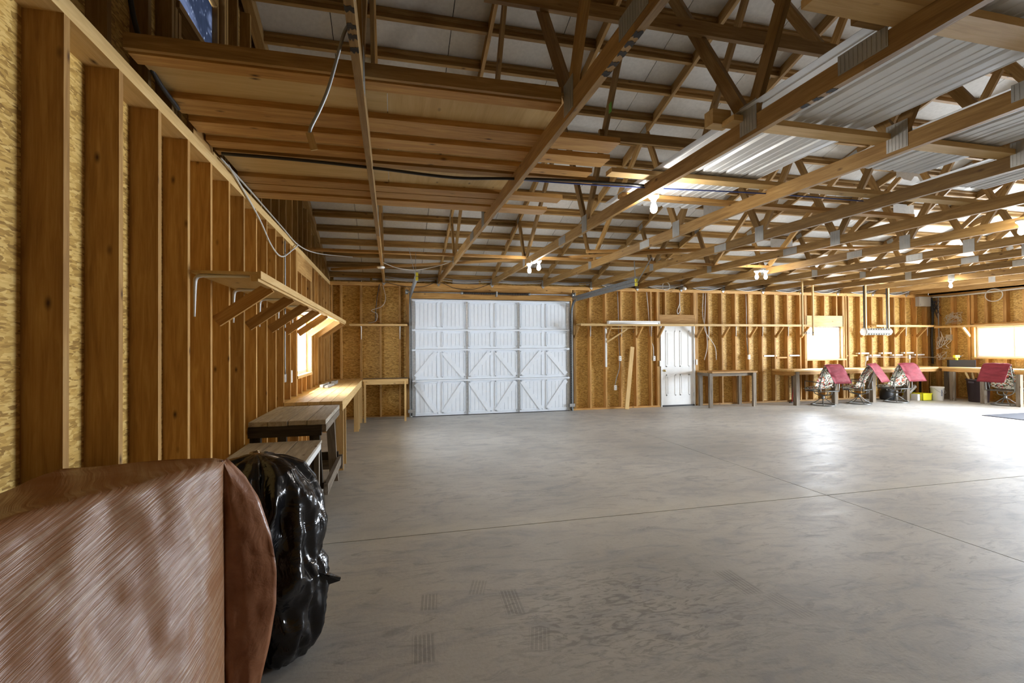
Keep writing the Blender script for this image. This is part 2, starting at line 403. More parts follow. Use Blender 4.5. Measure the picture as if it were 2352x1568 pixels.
for n in range(-15, 27):
    x = 4.647 + .4064 * n
    if x < XL + .02 or x > XR - .02: continue
    if GD[0] - .03 < x < GD[1] + .03: continue
    if MD[0] - .03 < x < MD[1] + .03: bstud(x, 2.30); continue
    if BW[0] - .02 < x < BW[1] + .02:
        bstud(x, .038, BW[2] - .04); bstud(x, 2.315); continue
    bstud(x)
for x in (XL + .03, GD[0] - .055, GD[0] - .095, GD[1] + .055, GD[1] + .14, MD[0] - .03, MD[0] - .07, MD[1] + .03, MD[1] + .07, BW[0] - .02, BW[0] - .058, BW[1] + .02, BW[1] + .06, BW[1] + .13, XR - .03): bstud(x)
box('header', GD[0] - .04, GD[1] + .04, YB - .003, YB + SD, 2.605, PZ0, 'stud', wb)
box('header', MD[0] - .01, MD[1] + .01, YB, YB + SD, 2.07, 2.30, 'stud', wb)
box('header', BW[0] - .04, BW[1] + .04, YB, YB + SD, 2.02, 2.315, 'pale', wb)
box('sill', BW[0] - .04, BW[1] + .12, YB - .01, YB + SD, BW[2] - .04, BW[2], 'pale', wb)
for n, (x0, x1, z, m_) in enumerate([(9.58, 9.97, 1.215, 'whitepaint'), (9.99, 10.36, 1.165, 'stud'), (10.39, 10.77, 1.215, 'grey')] +
                                    [(12.30 + .4064 * k, 12.30 + .4064 * k + .37, 1.25 - .06 * ((k + 1) % 2), ('stud' if k == 0 else 'whitepaint')) for k in range(7)]):
    box('blocking', x0, x1, YB + .01, YB + .10, z, z + .038, m_, wb)
# ---- left wall (gable end)
wl = struct('wall_left', (XL, 4, 0))
LW = (7.29, 8.50, 1.14, 2.03)
sheathing(wl, (XL - SD - .006, 'x'), YF - SD, YB + SD, 2.95, [LW], 1.09)
box('bottom_plate', XL - SD, XL, YF, YB, 0, .038, 'stud', wl)
box('top_plate', XL - SD, XL, YF - SD, YB, PZ0, PZ0 + .038, 'pale', wl)
box('top_plate', XL - SD, XL, YF - SD, YB, PZ0 + .038, PZ1, 'pale', wl)
def lstud(y, z0=.038, z1=PZ0): return box('stud', XL - SD, XL, y, y + .038, z0, z1, 'stud', wl)
for j in range(-12, 22):
    y = 2.304 + .4064 * j
    if y < YF or y > YB - .06: continue
    if LW[0] - .05 < y < LW[1]:
        lstud(y, .038, LW[2] - .04); lstud(y, 2.075, 2.60); continue
    lstud(y)
for y in (LW[0] - .038, LW[0] - .09, LW[1], LW[1] + .05, YB - .05): lstud(y)
box('header', XL - SD, XL, LW[0] - .038, LW[1] + .038, 2.60, PZ0, 'stud', wl)
box('header', XL - SD, XL, LW[0] - .038, LW[1] + .038, 2.035, 2.075, 'stud', wl)
box('sill', XL - SD, XL + .012, LW[0] - .038, LW[1] + .02, LW[2] - .04, LW[2], 'pale', wl)
# gable above the plates
GW = (3.52, 4.40, 3.73, 4.62)
def gable_sheets(parent, x):
    y = YF - SD
    cuts = [YF - SD + .42 * k for k in range(0, 35)]; cuts = sorted(c for c in cuts if c < YB + SD) + [YB + SD, RY] + ([GW[0], GW[1]] if parent is wl else [])
    cuts = sorted(set(cuts)); ys = cuts
    for a, b in zip(ys[:-1], ys[1:]):
        if b - a < .004: continue
        ta, tb = zr(a) + .13, zr(b) + .13
        parts = [(PZ1, None)]
        if parent is wl and GW[0] - .001 <= a and b <= GW[1] + .001: parts = [(PZ1, GW[2]), (GW[3], None)]
        for z0, z1 in parts:
            poly = [(a, z0), (b, z0), (b, z1 or max(tb, z0 + .01)), (a, z1 or max(ta, z0 + .01))]
            prism('osb_panel', poly, 'x', x - .0055, x + .0055, 'osb', parent)
gable_sheets(wl, XL - SD - .006)
for j in range(-12, 22):
    y = 2.304 + .4064 * j
    if y < YF + .1 or y > YB - .3: continue
    z1 = min(zr(y), zr(y + .038)) - .005
    if z1 < PZ1 + .05: continue
    if GW[0] - .04 < y < GW[1]:
        box('gable_stud', XL - SD, XL - .05, y, y + .038, PZ1, GW[2] - .05, 'truss', wl); continue
    box('gable_stud', XL - SD, XL - .05, y, y + .038, PZ1, z1, 'truss', wl)
for y in (GW[0] - .05, GW[0] - .1, GW[1] + .01, GW[1] + .06): box('gable_stud', XL - SD, XL - .05, y, y + .038, PZ1, zr(y) - .02, 'truss', wl)
box('gable_sill', XL - SD, XL - .03, GW[0] - .04, GW[1] + .04, GW[2] - .045, GW[2], 'truss', wl)
for s in (0, 1):
    a = (XL - .05, RY, zr(RY) + .05); b = (XL - .05, (YB + .1) if s else (YF - .1), zr(YB + .1) + .05)
    board('rake_board', a, b, .14, .09, 'truss', wl)
# ---- right wall
wr = struct('wall_right', (XR, 4, 0))
RW = (7.65, 9.85, 1.155, 1.965); OD = (4.4, 7.45, 0, 2.5)  # the latter is an unseen door opening, added to let daylight in
sheathing(wr, (XR + SD + .006, 'x'), YF - SD, YB + SD, 3.0, [RW, OD], .2)
gable_sheets(wr, XR + SD + .006)
box('bottom_plate', XR, XR + SD, OD[1] + .04, YB, 0, .038, 'stud', wr)
box('bottom_plate', XR, XR + SD, YF, OD[0] - .04, 0, .038, 'stud', wr)
for z in (PZ0, PZ0 + .038): box('top_plate', XR, XR + SD, YF - SD, YB, z, z + .038, 'stud', wr)
def rstud(y, z0=.038, z1=PZ0): return box('stud', XR, XR + SD, y, y + .07, z0, z1, 'stud', wr)
for j in range(-31, 3):
    y = 9.95 + .4064 * j
    if y < YF: continue
    if RW[0] - .06 < y < RW[1]:
        rstud(y, .038, RW[2] - .04); rstud(y, RW[3] + .1); continue
    if OD[0] - .06 < y < OD[1]: rstud(y, OD[3] + .2); continue
    rstud(y)
for y in (RW[0] - .08, RW[1] + .01, OD[0] - .08, OD[1] + .01): rstud(y)
box('header', XR, XR + SD, RW[0] - .08, RW[1] + .08, RW[3], RW[3] + .1, 'stud', wr)
box('header', XR, XR + SD, OD[0] - .08, OD[1] + .08, OD[3], OD[3] + .2, 'stud', wr)
box('sill', XR - .01, XR + SD, RW[0] - .08, RW[1] + .08, RW[2] - .04, RW[2], 'pale', wr)
# ---- front wall, behind the camera
wf = struct('wall_front', (7, YF, 0))
sheathing(wf, (YF - SD - .006, 'y'), XL - SD, XR + SD, 3.16, [], -.63)
for z in (0, PZ0, PZ0 + .038): box('plate', XL - SD, XR + SD, YF - SD, YF, z, z + .038, 'stud', wf)
for n in range(-14, 27):
    x = 4.647 + .4064 * n
    if XL < x < XR: box('stud', x - .019, x + .019, YF - SD, YF, .038, PZ0, 'stud', wf)
# ---- roof: white panels on purlins between the trusses
ce = struct('ceiling', (7, RY, 3))
TX = [-.155] + [-.196 + 1.2192 * k for k in range(1, 13)]
EAVE = .55
def roof_pt(x, y, off): return Vector((x, y, zr(y) + off))
for s in (0, 1):
    ye = YB + EAVE if s else YF - EAVE
    for k in range(-2, 13):
        x0, x1 = .632 + 1.2192 * k + .004, .632 + 1.2192 * (k + 1) - .004
        x0, x1 = max(x0, XL - .3), min(x1, XR + .3)
        if x1 - x0 < .05: continue
        V = [roof_pt(x, y, o) for o in (.128, .142) for x, y in ((x0, RY), (x1, RY), (x1, ye), (x0, ye))]
        meshobj('roof_panel', V, [(0, 1, 2, 3), (7, 6, 5, 4), (0, 4, 5, 1), (1, 5, 6, 2), (2, 6, 7, 3), (3, 7, 4, 0)], 'foam', ce)
    V = [roof_pt(x, y, o) for o in (.143, .19) for x, y in ((XL - .4, RY), (XR + .4, RY), (XR + .4, ye), (XL - .4, ye))]
    meshobj('roof_deck', V, [(0, 1, 2, 3), (7, 6, 5, 4), (0, 4, 5, 1), (1, 5, 6, 2), (2, 6, 7, 3), (3, 7, 4, 0)], 'blackline', ce)
# purlins: an edge board with a nailer strip along its upper front, one piece per bay
sl = math.atan(.305)
edges_x = [XL - .05] + TX + [XR + .05]
PUR = {}
def purlin_mesh(L, s):
    key = (round(L, 3), s)
    if key not in PUR:
        bm = bmesh.new(); sg = -1 if s else 1
        bmbox(bm, -L / 2, L / 2, -.019, .019, -.10, .0)
        bmbox(bm, -L / 2, L / 2, min(sg * .019, sg * .05), max(sg * .019, sg * .05), -.038, .0)
        bmesh.ops.recalc_face_normals(bm, faces=bm.faces[:])
        me = bpy.data.meshes.new('purlin'); bm.to_mesh(me); bm.free(); me.materials.append(M['truss']); PUR[key] = me
    return PUR[key]
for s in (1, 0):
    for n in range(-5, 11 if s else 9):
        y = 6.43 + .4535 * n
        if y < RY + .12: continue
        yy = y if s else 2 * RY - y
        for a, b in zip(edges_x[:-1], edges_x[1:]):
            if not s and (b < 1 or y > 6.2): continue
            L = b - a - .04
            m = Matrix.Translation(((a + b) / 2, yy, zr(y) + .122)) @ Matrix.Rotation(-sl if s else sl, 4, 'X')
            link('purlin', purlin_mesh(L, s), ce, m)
# paper faced insulation showing above the back plate
for x0, x1, z0 in ((-1.2, -.45, 2.985), (-.4, .95, 3.0), (1.35, 1.95, 2.95), (2.0, 4.4, 3.0), (4.6, 7.0, 3.0), (7.1, 9.6, 3.0), (9.7, 12.0, 3.0), (12.1, 15.2, 3.0)):
    box('eave_insulation', x0, x1, YB + .09, YB + .12, z0, 3.10, 'paper', ce)

# ================================================================== TRUSSES
ORD = ['first', 'second', 'third', 'fourth', 'fifth', 'sixth', 'seventh', 'eighth', 'ninth', 'tenth', 'eleventh', 'twelfth', 'thirteenth']
def plate_mesh(w_, h_):
    key = ('plate', w_, h_)
    if key not in CACHE:
        bm = bmesh.new(); bmbox(bm, -w_ / 2, w_ / 2, -.001, .001, -h_ / 2, h_ / 2)
        nx, nz = max(3, int(w_ / .022)), max(3, int(h_ / .022))
        for i in range(nx):                      # rows of punched teeth slots, standing slightly proud
            x = -w_ / 2 + w_ * (i + .5) / nx
            bmbox(bm, x - .0035, x + .0035, -.0025, .0025, -h_ / 2 + .006, h_ / 2 - .006)
        me = bpy.data.meshes.new('nail_plate'); bm.to_mesh(me); bm.free(); me.materials.append(M['plate']); CACHE[key] = me
    return CACHE[key]
def mir(y): return 2 * RY - y
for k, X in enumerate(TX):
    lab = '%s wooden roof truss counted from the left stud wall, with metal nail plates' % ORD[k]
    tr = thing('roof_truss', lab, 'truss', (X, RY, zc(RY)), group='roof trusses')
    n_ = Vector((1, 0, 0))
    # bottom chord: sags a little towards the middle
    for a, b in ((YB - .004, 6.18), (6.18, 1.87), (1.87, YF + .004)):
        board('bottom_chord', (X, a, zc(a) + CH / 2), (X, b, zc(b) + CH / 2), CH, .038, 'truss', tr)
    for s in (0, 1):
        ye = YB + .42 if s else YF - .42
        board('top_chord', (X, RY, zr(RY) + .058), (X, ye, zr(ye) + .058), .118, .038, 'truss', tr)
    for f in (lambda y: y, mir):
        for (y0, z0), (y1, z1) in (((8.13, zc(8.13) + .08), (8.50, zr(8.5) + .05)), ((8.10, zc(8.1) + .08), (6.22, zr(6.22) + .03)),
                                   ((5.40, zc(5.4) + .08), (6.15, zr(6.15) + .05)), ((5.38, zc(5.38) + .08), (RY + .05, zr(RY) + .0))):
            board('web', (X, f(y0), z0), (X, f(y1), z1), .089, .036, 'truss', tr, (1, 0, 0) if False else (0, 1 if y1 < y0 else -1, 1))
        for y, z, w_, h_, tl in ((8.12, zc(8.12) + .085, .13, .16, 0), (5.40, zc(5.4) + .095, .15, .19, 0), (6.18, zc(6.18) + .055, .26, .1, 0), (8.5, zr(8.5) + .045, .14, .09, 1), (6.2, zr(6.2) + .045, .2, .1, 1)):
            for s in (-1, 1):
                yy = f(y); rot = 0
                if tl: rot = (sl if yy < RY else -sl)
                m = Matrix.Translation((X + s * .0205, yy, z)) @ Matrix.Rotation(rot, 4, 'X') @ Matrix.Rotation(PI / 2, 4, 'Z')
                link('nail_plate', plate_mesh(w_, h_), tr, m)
    # tie plate where the chord lands on the back wall: pointed white metal tie
    prism('tie_plate', [(X - .045, 2.955), (X + .045, 2.955), (X + .035, 2.92), (X, 2.875), (X - .035, 2.92)], 'y', YB - .012, YB - .006, 'galv', tr)
    box('heel_block', X - .036, X - .021, YB - .10, YB - .02, 2.93, 3.06, 'plate', tr)
# long bracing boards lying on or nailed along the chords
def brace(label, a, b, w_=.14, t_=.038, mat='truss', upv=(0, 0, 1), grp=None):
    o = board('brace_board', a, b, t_, w_, mat, None, upv); tag(o, label, 'board', grp); return o
ZT = 2.99
brace('bracing board across chord tops beside the metal sheets, nearest one', (1.02 + .7, 1.66, zc(1.66) + CH + .02), (7.3, 1.66, zc(1.66) + CH + .02), .14, .038, 'pale')
brace('bracing board across chord tops in the middle of the metal sheets', (2.15, 2.76, zc(2.76) + CH + .02), (8.5, 2.76, zc(2.76) + CH + .02), .12, .038, 'pale')
brace('bracing board across chord tops right behind the bare bulb', (1.8, 3.82, zc(3.82) + CH + .02), (13.5, 3.82, zc(3.82) + CH + .02), .12, .038, 'pale')
brace('short bracing board at the far end of the metal sheets', (2.2, 4.42, zc(4.4) + CH + .02), (5.9, 4.42, zc(4.4) + CH + .02), .1, .038, 'stud')
brace('thin bracing board across all chord tops above the garage door', (XL - .02, 8.02, zc(8.0) + CH + .02), (9.6, 8.02, zc(8.0) + CH + .02), .09, .038, 'stud')
brace('long diagonal brace rising to the right above the garage door', (-1.15, 10.35, zc(10) + CH + .06), (5.6, 6.6, zc(6.6) + CH + .06), .09, .038, 'stud')
brace('long diagonal brace crossing the trusses above the garage track', (3.2, 7.7, zc(8.0) + CH + .105), (9.0, 6.0, zc(6.0) + CH + .105), .09, .038, 'stud')
o = board('brace_board', (.6, 3.12, 3.84), (3.42, 3.12, 3.84), .10, .038, 'truss'); tag(o, 'bracing board nailed across the sloping webs high above the metal sheets', 'board')
o = board('brace_board', (2.18, 4.86, 3.80), (3.46, 4.86, 3.80), .11, .038, 'truss'); tag(o, 'bracing board between the leaning webs of third and fourth truss', 'board')
o = board('wood_block', (2.08, 2.86, 3.05), (2.22, 2.86, 3.05), .10, .09, 'pale'); tag(o, 'short wood block beside the third truss next to metal sheet', 'block')
o = board('wood_block', (2.06, 1.75, 3.06), (2.24, 1.75, 3.06), .14, .09, 'truss'); tag(o, 'dark wood block nailed on top of third truss chord', 'block')

# ---- white corrugated sheets lying on the chords
def corrugated(label, x0, x1, y0, y1, z, tilt=0, dirty=None):
    prof = []; x = x0; p = .2286
    while x < x1 - .01:
        for dx, h in ((0, 0), (.055, 0), (.060, .004), (.072, .004), (.077, 0), (.125, 0), (.130, .004), (.142, .004), (.147, 0), (.180, 0), (.192, .019), (.211, .019), (.223, 0)):
            if x + dx <= x1: prof.append((x + dx, h))
        x += p
    V = []; ny = 8
    for j in range(ny + 1):
        y = y0 + (y1 - y0) * j / ny; sag = .006 * math.sin(j * 1.3)
        for (xx, h) in prof: V.append((xx, y, z + h + sag + tilt * (xx - x0)))
    n = len(prof); Fc = [(j * n + i, j * n + i + 1, (j + 1) * n + i + 1, (j + 1) * n + i) for j in range(ny) for i in range(n - 1)]
    o = meshobj('corrugated_sheet', V, Fc, 'whitemetal'); md = o.modifiers.new('thickness', 'SOLIDIFY'); md.thickness = .0015
    return tag(o, label, 'metal sheet', 'corrugated metal sheets on the trusses')
corrugated('white corrugated metal sheet on third truss, nearest the camera', 2.19, 3.26, -1.2, 4.75, zc(3) + CH + .058)
corrugated('grey dusty corrugated metal sheet between fourth and fifth truss', 3.55, 4.52, .2, 3.30, zc(2.5) + CH + .052)
corrugated('white corrugated metal sheet in the upper right corner beyond fourth truss', 4.75, 5.62, .6, 3.5, zc(2.5) + CH + .056)

# ================================================================== LOFT on the left chords
loft = thing('storage_loft', 'wooden storage loft of planks and plywood lying on left roof trusses', 'loft', (0, 3.9, 2.975))
zb = 2.979
for y0, y1, xe in ((2.765, 2.862, 1.0), (3.20, 3.40, 1.60), (3.50, 3.675, 1.66), (3.80, 3.925, 1.64), (3.985, 4.07, 1.75), (4.53, 4.70, 1.64), (4.72, 4.89, 1.1), (4.965, 5.16, 1.62)):
    box('plank', XL + .012, xe, y0, y1, zb, zb + .038, 'stud', loft)
for x0, x1, y0, y1 in ((XL + .01, -.02, 2.74, 3.95), (-.015, 1.16, 2.74, 3.95), (XL + .01, -.02, 3.955, 5.15), (-.015, 1.17, 3.955, 5.15)):
    box('plywood_sheet', x0, x1, y0, y1, zb + .038, zb + .056, 'ply', loft)
box('edge_board', XL + .012, .98, 2.715, 2.74, zb + .0, zb + .075, 'truss', loft)

# ================================================================== WINDOWS
def window(name, axis, pos, u0, u1, z0, z1, split, inward):
    """axis 'y' -> plane y=pos spanned by x; axis 'x' -> plane x=pos spanned by y"""
    c = (((u0 + u1) / 2, pos, z0) if axis == 'y' else (pos, (u0 + u1) / 2, z0))
    o = struct(name, c)
    def b(n, a0, a1, d0, d1, b0, b1, m):
        if axis == 'y': return box(n, a0, a1, pos + d0, pos + d1, b0, b1, m, o)
        return box(n, pos + d0, pos + d1, a0, a1, b0, b1, m, o)
    fw_ = .045
    fr = b('window_frame', u0, u1, -.03, .03, z0, z0 + fw_, 'vinyl'); b('window_frame', u0, u1, -.03, .03, z1 - fw_, z1, 'vinyl')
    b('window_frame', u0, u0 + fw_, -.03, .03, z0 + fw_, z1 - fw_, 'vinyl'); b('window_frame', u1 - fw_, u1, -.03, .03, z0 + fw_, z1 - fw_, 'vinyl')
    for s in split: b('meeting_rail', s - .02, s + .02, -.025, .025, z0 + fw_, z1 - fw_, 'vinyl')
    xs = [u0 + fw_] + list(split) + [u1 - fw_]
    for a0, a1 in zip(xs[:-1], xs[1:]): b('pane', a0 + .02, a1 - .02, -.003, .003, z0 + fw_, z1 - fw_, 'glass')
    return o
window('window_1', 'x', XL - .11, LW[0], LW[1], LW[2], LW[3], ((LW[0] + LW[1]) / 2,), 1)
window('window_2', 'y', YB + .11, BW[0], BW[1], BW[2], BW[3], (BW[0] + .47,), 1)
window('window_3', 'x', XR + .11, RW[0], RW[1], RW[2], RW[3], (RW[1] - .82,), -1)
w4 = struct('window_4', (XL - .12, 3.96, GW[2]))
for z0, z1 in ((GW[2], 4.29), (4.35, GW[3])):
    box('frosted_pane', XL - .135, XL - .13, GW[0] + .02, GW[1] - .02, z0 + .01, z1 - .01, 'frost', w4)
for z in (GW[2], 4.29, GW[3] - .03): box('window_frame', XL - .15, XL - .09, GW[0], GW[1], z, z + .05, 'truss', w4)
for y in (GW[0], GW[1] - .03): box('window_frame', XL - .15, XL - .09, y, y + .03, GW[2] + .05, GW[3] - .03, 'truss', w4)

# ================================================================== GARAGE DOOR
gd = struct('door_1', (2.27, YB, 0))
box('light_seal', .33, 4.19, YB + .075, YB + .085, .004, 2.66, 'garage', gd)  # unseen backing, added to block light leaking through the section gaps
gy = YB - .035                                   # inner face of the door skin
xs = [.436, 1.649, 2.848, 4.088]; zs = [.012, .805, 1.483, 1.92, 2.58]
for r in range(4):
    z0, z1 = zs[r], zs[r + 1]
    sec = box('door_section', xs[0], xs[3], gy + .012, gy + .05, z0 + .003, z1 - .003, 'garage', gd)
    box('section_rail', xs[0], xs[3], gy - .035, gy + .012, z1 - .036, z1 - .002, 'garage', sec)
    if r == 0: box('bottom_seal', xs[0], xs[3], gy + .0, gy + .05, .0, .014, 'black', sec)
    for c in range(3):
        xa, xb = xs[c] + .05, xs[c + 1] - .05; xm = (xa + xb) / 2
        za, zb2 = z0 + .05, z1 - .06
        for h, (pa, pb_) in enumerate(((xa, xm - .05), (xm + .05, xb))):
            bm = bmesh.new()
            # moulding frame standing proud round a field of beaded boards
            for q in ((pa, pb_, za, za + .016), (pa, pb_, zb2 - .016, zb2), (pa, pa + .016, za, zb2), (pb_ - .016, pb_, za, zb2)):
                bmbox(bm, q[0], q[1], gy - .004, gy + .013, q[2], q[3])
            nb = 5
            for i in range(nb):
                u0 = pa + .03 + (pb_ - pa - .06) * i / nb; u1 = pa + .03 + (pb_ - pa - .06) * (i + 1) / nb
                bmbox(bm, u0 + .004, u1 - .004, gy + .002, gy + .013, za + .03, zb2 - .03)
            bmobj('bead_panel', bm, 'garage', sec)
            if r < 2:
                up_ = (h == 0) == (r == 1)
                a = (pa + .03, za + .02) if up_ else (pa + .03, zb2 - .02); b = (pb_ - .03, zb2 - .02) if up_ else (pb_ - .03, za + .02)
                board('diagonal_board', (a[0], gy - .002, a[1]), (b[0], gy - .002, b[1]), .10, .016, 'garage', sec)
    for i, x in enumerate(xs):
        x_ = min(max(x, xs[0] + .035), xs[3] - .035); wv = .035 if i in (0, 3) else .022
        box('hinge_stile', x_ - wv, x_ + wv, gy - .006, gy + .012, z0 + .01, z1 - .034, 'galv', sec)
        box('hinge', x_ - .02, x_ + .02, gy - .026, gy - .006, z1 - .06, z1 + .02 if r < 3 else z1, 'galv', sec)
# torsion spring above the door
sp = thing('torsion_spring', 'black torsion spring on a steel shaft above the garage door', 'spring', (2.2, YB - .1, 2.7))
tube('shaft', [(.33, YB - .09, 2.735), (4.2, YB - .09, 2.735)], .012, 'track', sp, 8)
for a, b in ((1.53, 2.30), (2.36, 3.10)):
    V = []; n = 220
    pts = [(a + (b - a) * i / n, YB - .09 + .026 * math.cos(i * 1.05), 2.735 + .026 * math.sin(i * 1.05) - .006 * math.sin(PI * i / n)) for i in range(n + 1)]
    tube('spring_coil', pts, .007, 'black', sp, 5)
    lathe('winding_cone', [(.02, -.03), (.034, -.02), (.034, .02), (.02, .03)], 'track', sp, 12, Matrix.Translation((a if a < 2 else b, YB - .09, 2.735)) @ Matrix.Rotation(PI / 2, 4, 'Y'))
box('center_bracket', 2.315, 2.345, YB - .12, YB, 2.67, 2.78, 'galv', sp)
for x in (.33, 4.18): lathe('cable_drum', [(.02, -.03), (.062, -.028), (.05, -.02), (.05, .02), (.062, .028), (.02, .03)], 'track', sp, 16, Matrix.Translation((x, YB - .09, 2.735)) @ Matrix.Rotation(PI / 2, 4, 'Y'))
for x in (.30, 4.215): box('end_bearing_plate', x - .004, x + .004, YB - .15, YB, 2.68, 2.79, 'galv', sp)
# tracks
def channel(name, pts, parent, w_=.05, d_=.028):
    """C channel swept along a path in a plane x = const"""
    prof = [(-w_ / 2, d_), (-w_ / 2, 0), (w_ / 2, 0), (w_ / 2, d_)]; V, Fc = [], []
    P = [Vector(p) for p in pts]
    for i, p in enumerate(P):
        d = (P[min(i + 1, len(P) - 1)] - P[max(i - 1, 0)]).normalized(); nrm = Vector((1, 0, 0)).cross(d)
        for a, b in prof: V.append(p + nrm * a + Vector((channel.side * b, 0, 0)))
    for i in range(len(P) - 1):
        for k in range(3): Fc.append((i * 4 + k, i * 4 + k + 1, (i + 1) * 4 + k + 1, (i + 1) * 4 + k))
    o = meshobj(name, V, Fc, 'track', parent); md = o.modifiers.new('thickness', 'SOLIDIFY'); md.thickness = .004; return o
for side, x, lab in ((1, .375, 'steel garage door track left of the white garage door'), (-1, 4.165, 'double steel garage door track right of the white garage door')):
    tk = thing('door_track', lab, 'track', (x, YB, 0)); channel.side = side
    yv = YB - .06
    channel('vertical_track', [(x, yv, .0), (x, yv, 2.30)], tk)
    arc = [(x, yv - .30 * (1 - math.cos(a)), 2.30 + .30 * math.sin(a)) for a in [i * PI / 20 for i in range(0, 10)]]
    channel('track_curve', arc, tk)
    channel('horizontal_track', [(x, yv - .29, 2.597), (x, 7.74, 2.61)], tk)
    channel('upper_track', [(x, yv - .02, 2.66), (x, 7.74, 2.68)], tk)
    bm = bmesh.new(); bmbox(bm, x + side * .03 - .002, x + side * .03 + .002, yv - .02, yv + .06, .05, 2.3)
    for i in range(40): bmbox(bm, x + side * .03 - .006, x + side * .03 + .006, yv + .0, yv + .02, .08 + i * .056, .10 + i * .056, 1)
    bmobj('track_angle', bm, ['galv', 'black'], tk)
    box('bottom_roller_bracket', x - .03, x + .09 * side + .03 if side > 0 else x + .03, yv - .03, yv + .0, .10, .17, 'galv', tk) if side > 0 else box('bottom_roller_bracket', x - .09, x + .04, yv - .03, yv, .10, .17, 'galv', tk)
    board('hanger_angle', (x, 7.8, 2.60), (x, 7.84, 3.02), .03, .004, 'track', tk, (0, 1, 0)); board('hanger_angle', (x, 7.78, 2.60), (x - .12 * side, 7.45, 3.02), .03, .004, 'track', tk, (0, 1, 0))
    for z in (2.597, 2.665): box('end_label', x - .004, x + .034 * side if side > 0 else x + .006, 7.735, 7.765, z - .028, z + .028, 'ylabel', tk) if side > 0 else box('end_label', x - .034, x + .004, 7.735, 7.765, z - .028, z + .03, 'ylabel', tk)
# ================================================================== ENTRY DOOR
dr = struct('door_2', (7.0, YB, 0)); dy = YB + .02
slab = box('door_slab', 6.555, 7.463, dy, dy + .045, .035, 2.035, 'doorwhite', dr)
for x0, x1 in ((6.68, 6.95), (7.07, 7.34)):
    for z0, z1 in ((.27, .80), (.99, 1.90)):
        bm = bmesh.new()
        for q in ((x0, x1, z0, z0 + .025), (x0, x1, z1 - .025, z1), (x0, x0 + .025, z0, z1), (x1 - .025, x1, z0, z1)): bmbox(bm, q[0], q[1], dy - .008, dy + .002, q[2], q[3])
        bmbox(bm, x0 + .05, x1 - .05, dy - .006, dy + .002, z0 + .05, z1 - .05)
        bmobj('raised_panel', bm, 'doorwhite', slab)
for x0, x1 in ((6.525, 6.553), (7.465, 7.493)): box('door_jamb', x0, x1, YB - .012, YB + SD, 0, 2.07, 'doorwhite', dr)
box('door_jamb', 6.525, 7.493, YB - .012, YB + SD, 2.037, 2.07, 'doorwhite', dr)
box('threshold', 6.553, 7.465, YB - .01, YB + SD, 0, .034, 'black', dr)
kn = lathe('door_knob', [(.03, 0), (.03, .006), (.012, .012), (.012, .03), (.026, .04), (.029, .055), (.02, .066), (.002, .07)], 'brass', dr, 16, Matrix.Translation((6.625, dy, .90)) @ Matrix.Rotation(PI / 2, 4, 'X'))
for z in (.28, 1.1, 1.85): box('door_hinge', 7.455, 7.469, dy - .012, dy, z - .05, z + .05, 'galv', dr)

# ================================================================== SHELVES
def bracket(y, parent, x=XL, sgn=1, depth=.34, axis='y', zt=2.016, dz=.28):
    """white stamped shelf bracket on a stud: tapering leg, rounded corner, arm under the shelf"""
    prof = [(.010, zt - dz), (.012, zt - dz * .5), (.014, zt - .06), (.020, zt - .028), (.045, zt - .012), (.12, zt - .010), (depth, zt - .008)]
    rr = [.007, .010, .013, .015, .014, .011, .007]
    pts = [(x + sgn * a, y, z) for a, z in prof] if axis == 'y' else [(y, x + sgn * a, z) for a, z in prof]
    P = smooth_pts(pts, 4); R = [rr[min(i // 4, 6)] + (rr[min(i // 4 + 1, 6)] - rr[min(i // 4, 6)]) * (i % 4) / 4 for i in range(len(P))]
    V, Fc = tubegeo(P, R, 6); return meshobj('bracket', V, Fc, 'whitepaint', parent, True)
sh = thing('wall_shelf', 'long plywood wall shelf with wooden braces on left stud wall', 'shelf', (XL, 6.6, 2.02))
box('shelf_board', XL + .002, -.865, 3.57, 9.85, 2.018, 2.036, 'ply', sh)
box('front_lip', -.905, -.862, 3.565, 9.85, 1.972, 2.017, 'pale', sh)
box('front_strip', -.864, -.845, 3.565, 9.85, 1.99, 2.042, 'pale', sh)
for k in range(9):
    y = 3.605 + .8128 * k
    if y < 9.9 and abs(y - 7.67) > .3: bracket(y, sh)
for k in range(8):
    y = 4.005 + .8128 * k
    if y < 9.9: board('diagonal_brace', (XL + .015, y, 1.725), (-.885, y, 1.985), .085, .036, 'stud', sh, (0, 0, 1))
sh2 = thing('wall_shelf', 'short narrow shelf on back wall left of the garage door', 'shelf', (-.3, YB, 2.0))
box('shelf_board', -.85, .33, YB - .32, YB - .002, 1.985, 2.023, 'pale', sh2)
for x in (-.63, .18): bracket(x, sh2, YB, -1, .26, 'x', 1.985)
def back_shelf(label, x0, x1, braces, brs):
    s = thing('wall_shelf', label, 'shelf', ((x0 + x1) / 2, YB, 2.0))
    box('shelf_board', x0, x1, YB - .30, YB - .002, 2.035, 2.053, 'ply', s)
    box('front_strip', x0, x1, YB - .32, YB - .30, 2.0, 2.055, 'pale', s)
    for x in braces: board('diagonal_brace', (x, YB - .015, 1.73), (x, YB - .27, 2.0), .07, .036, 'stud', s)
    for x in brs: bracket(x, s, YB, -1, .26, 'x', 2.034)
back_shelf('long narrow shelf on back wall above the white entry door', 4.28, 10.98, (4.24, 5.06, 5.88, 6.45, 7.54, 8.30, 9.12, 9.93, 10.74), (4.647, 5.46, 6.27, 7.90, 8.71, 9.525, 10.34))
back_shelf('narrow shelf on back wall between hanging heater and right corner', 12.95, 15.30, (12.78, 13.18, 14.0, 14.8), (13.59, 14.4, 15.2))
s = thing('wall_shelf', 'narrow shelf running over the right window on right wall', 'shelf', (XR, 9, 2.0))
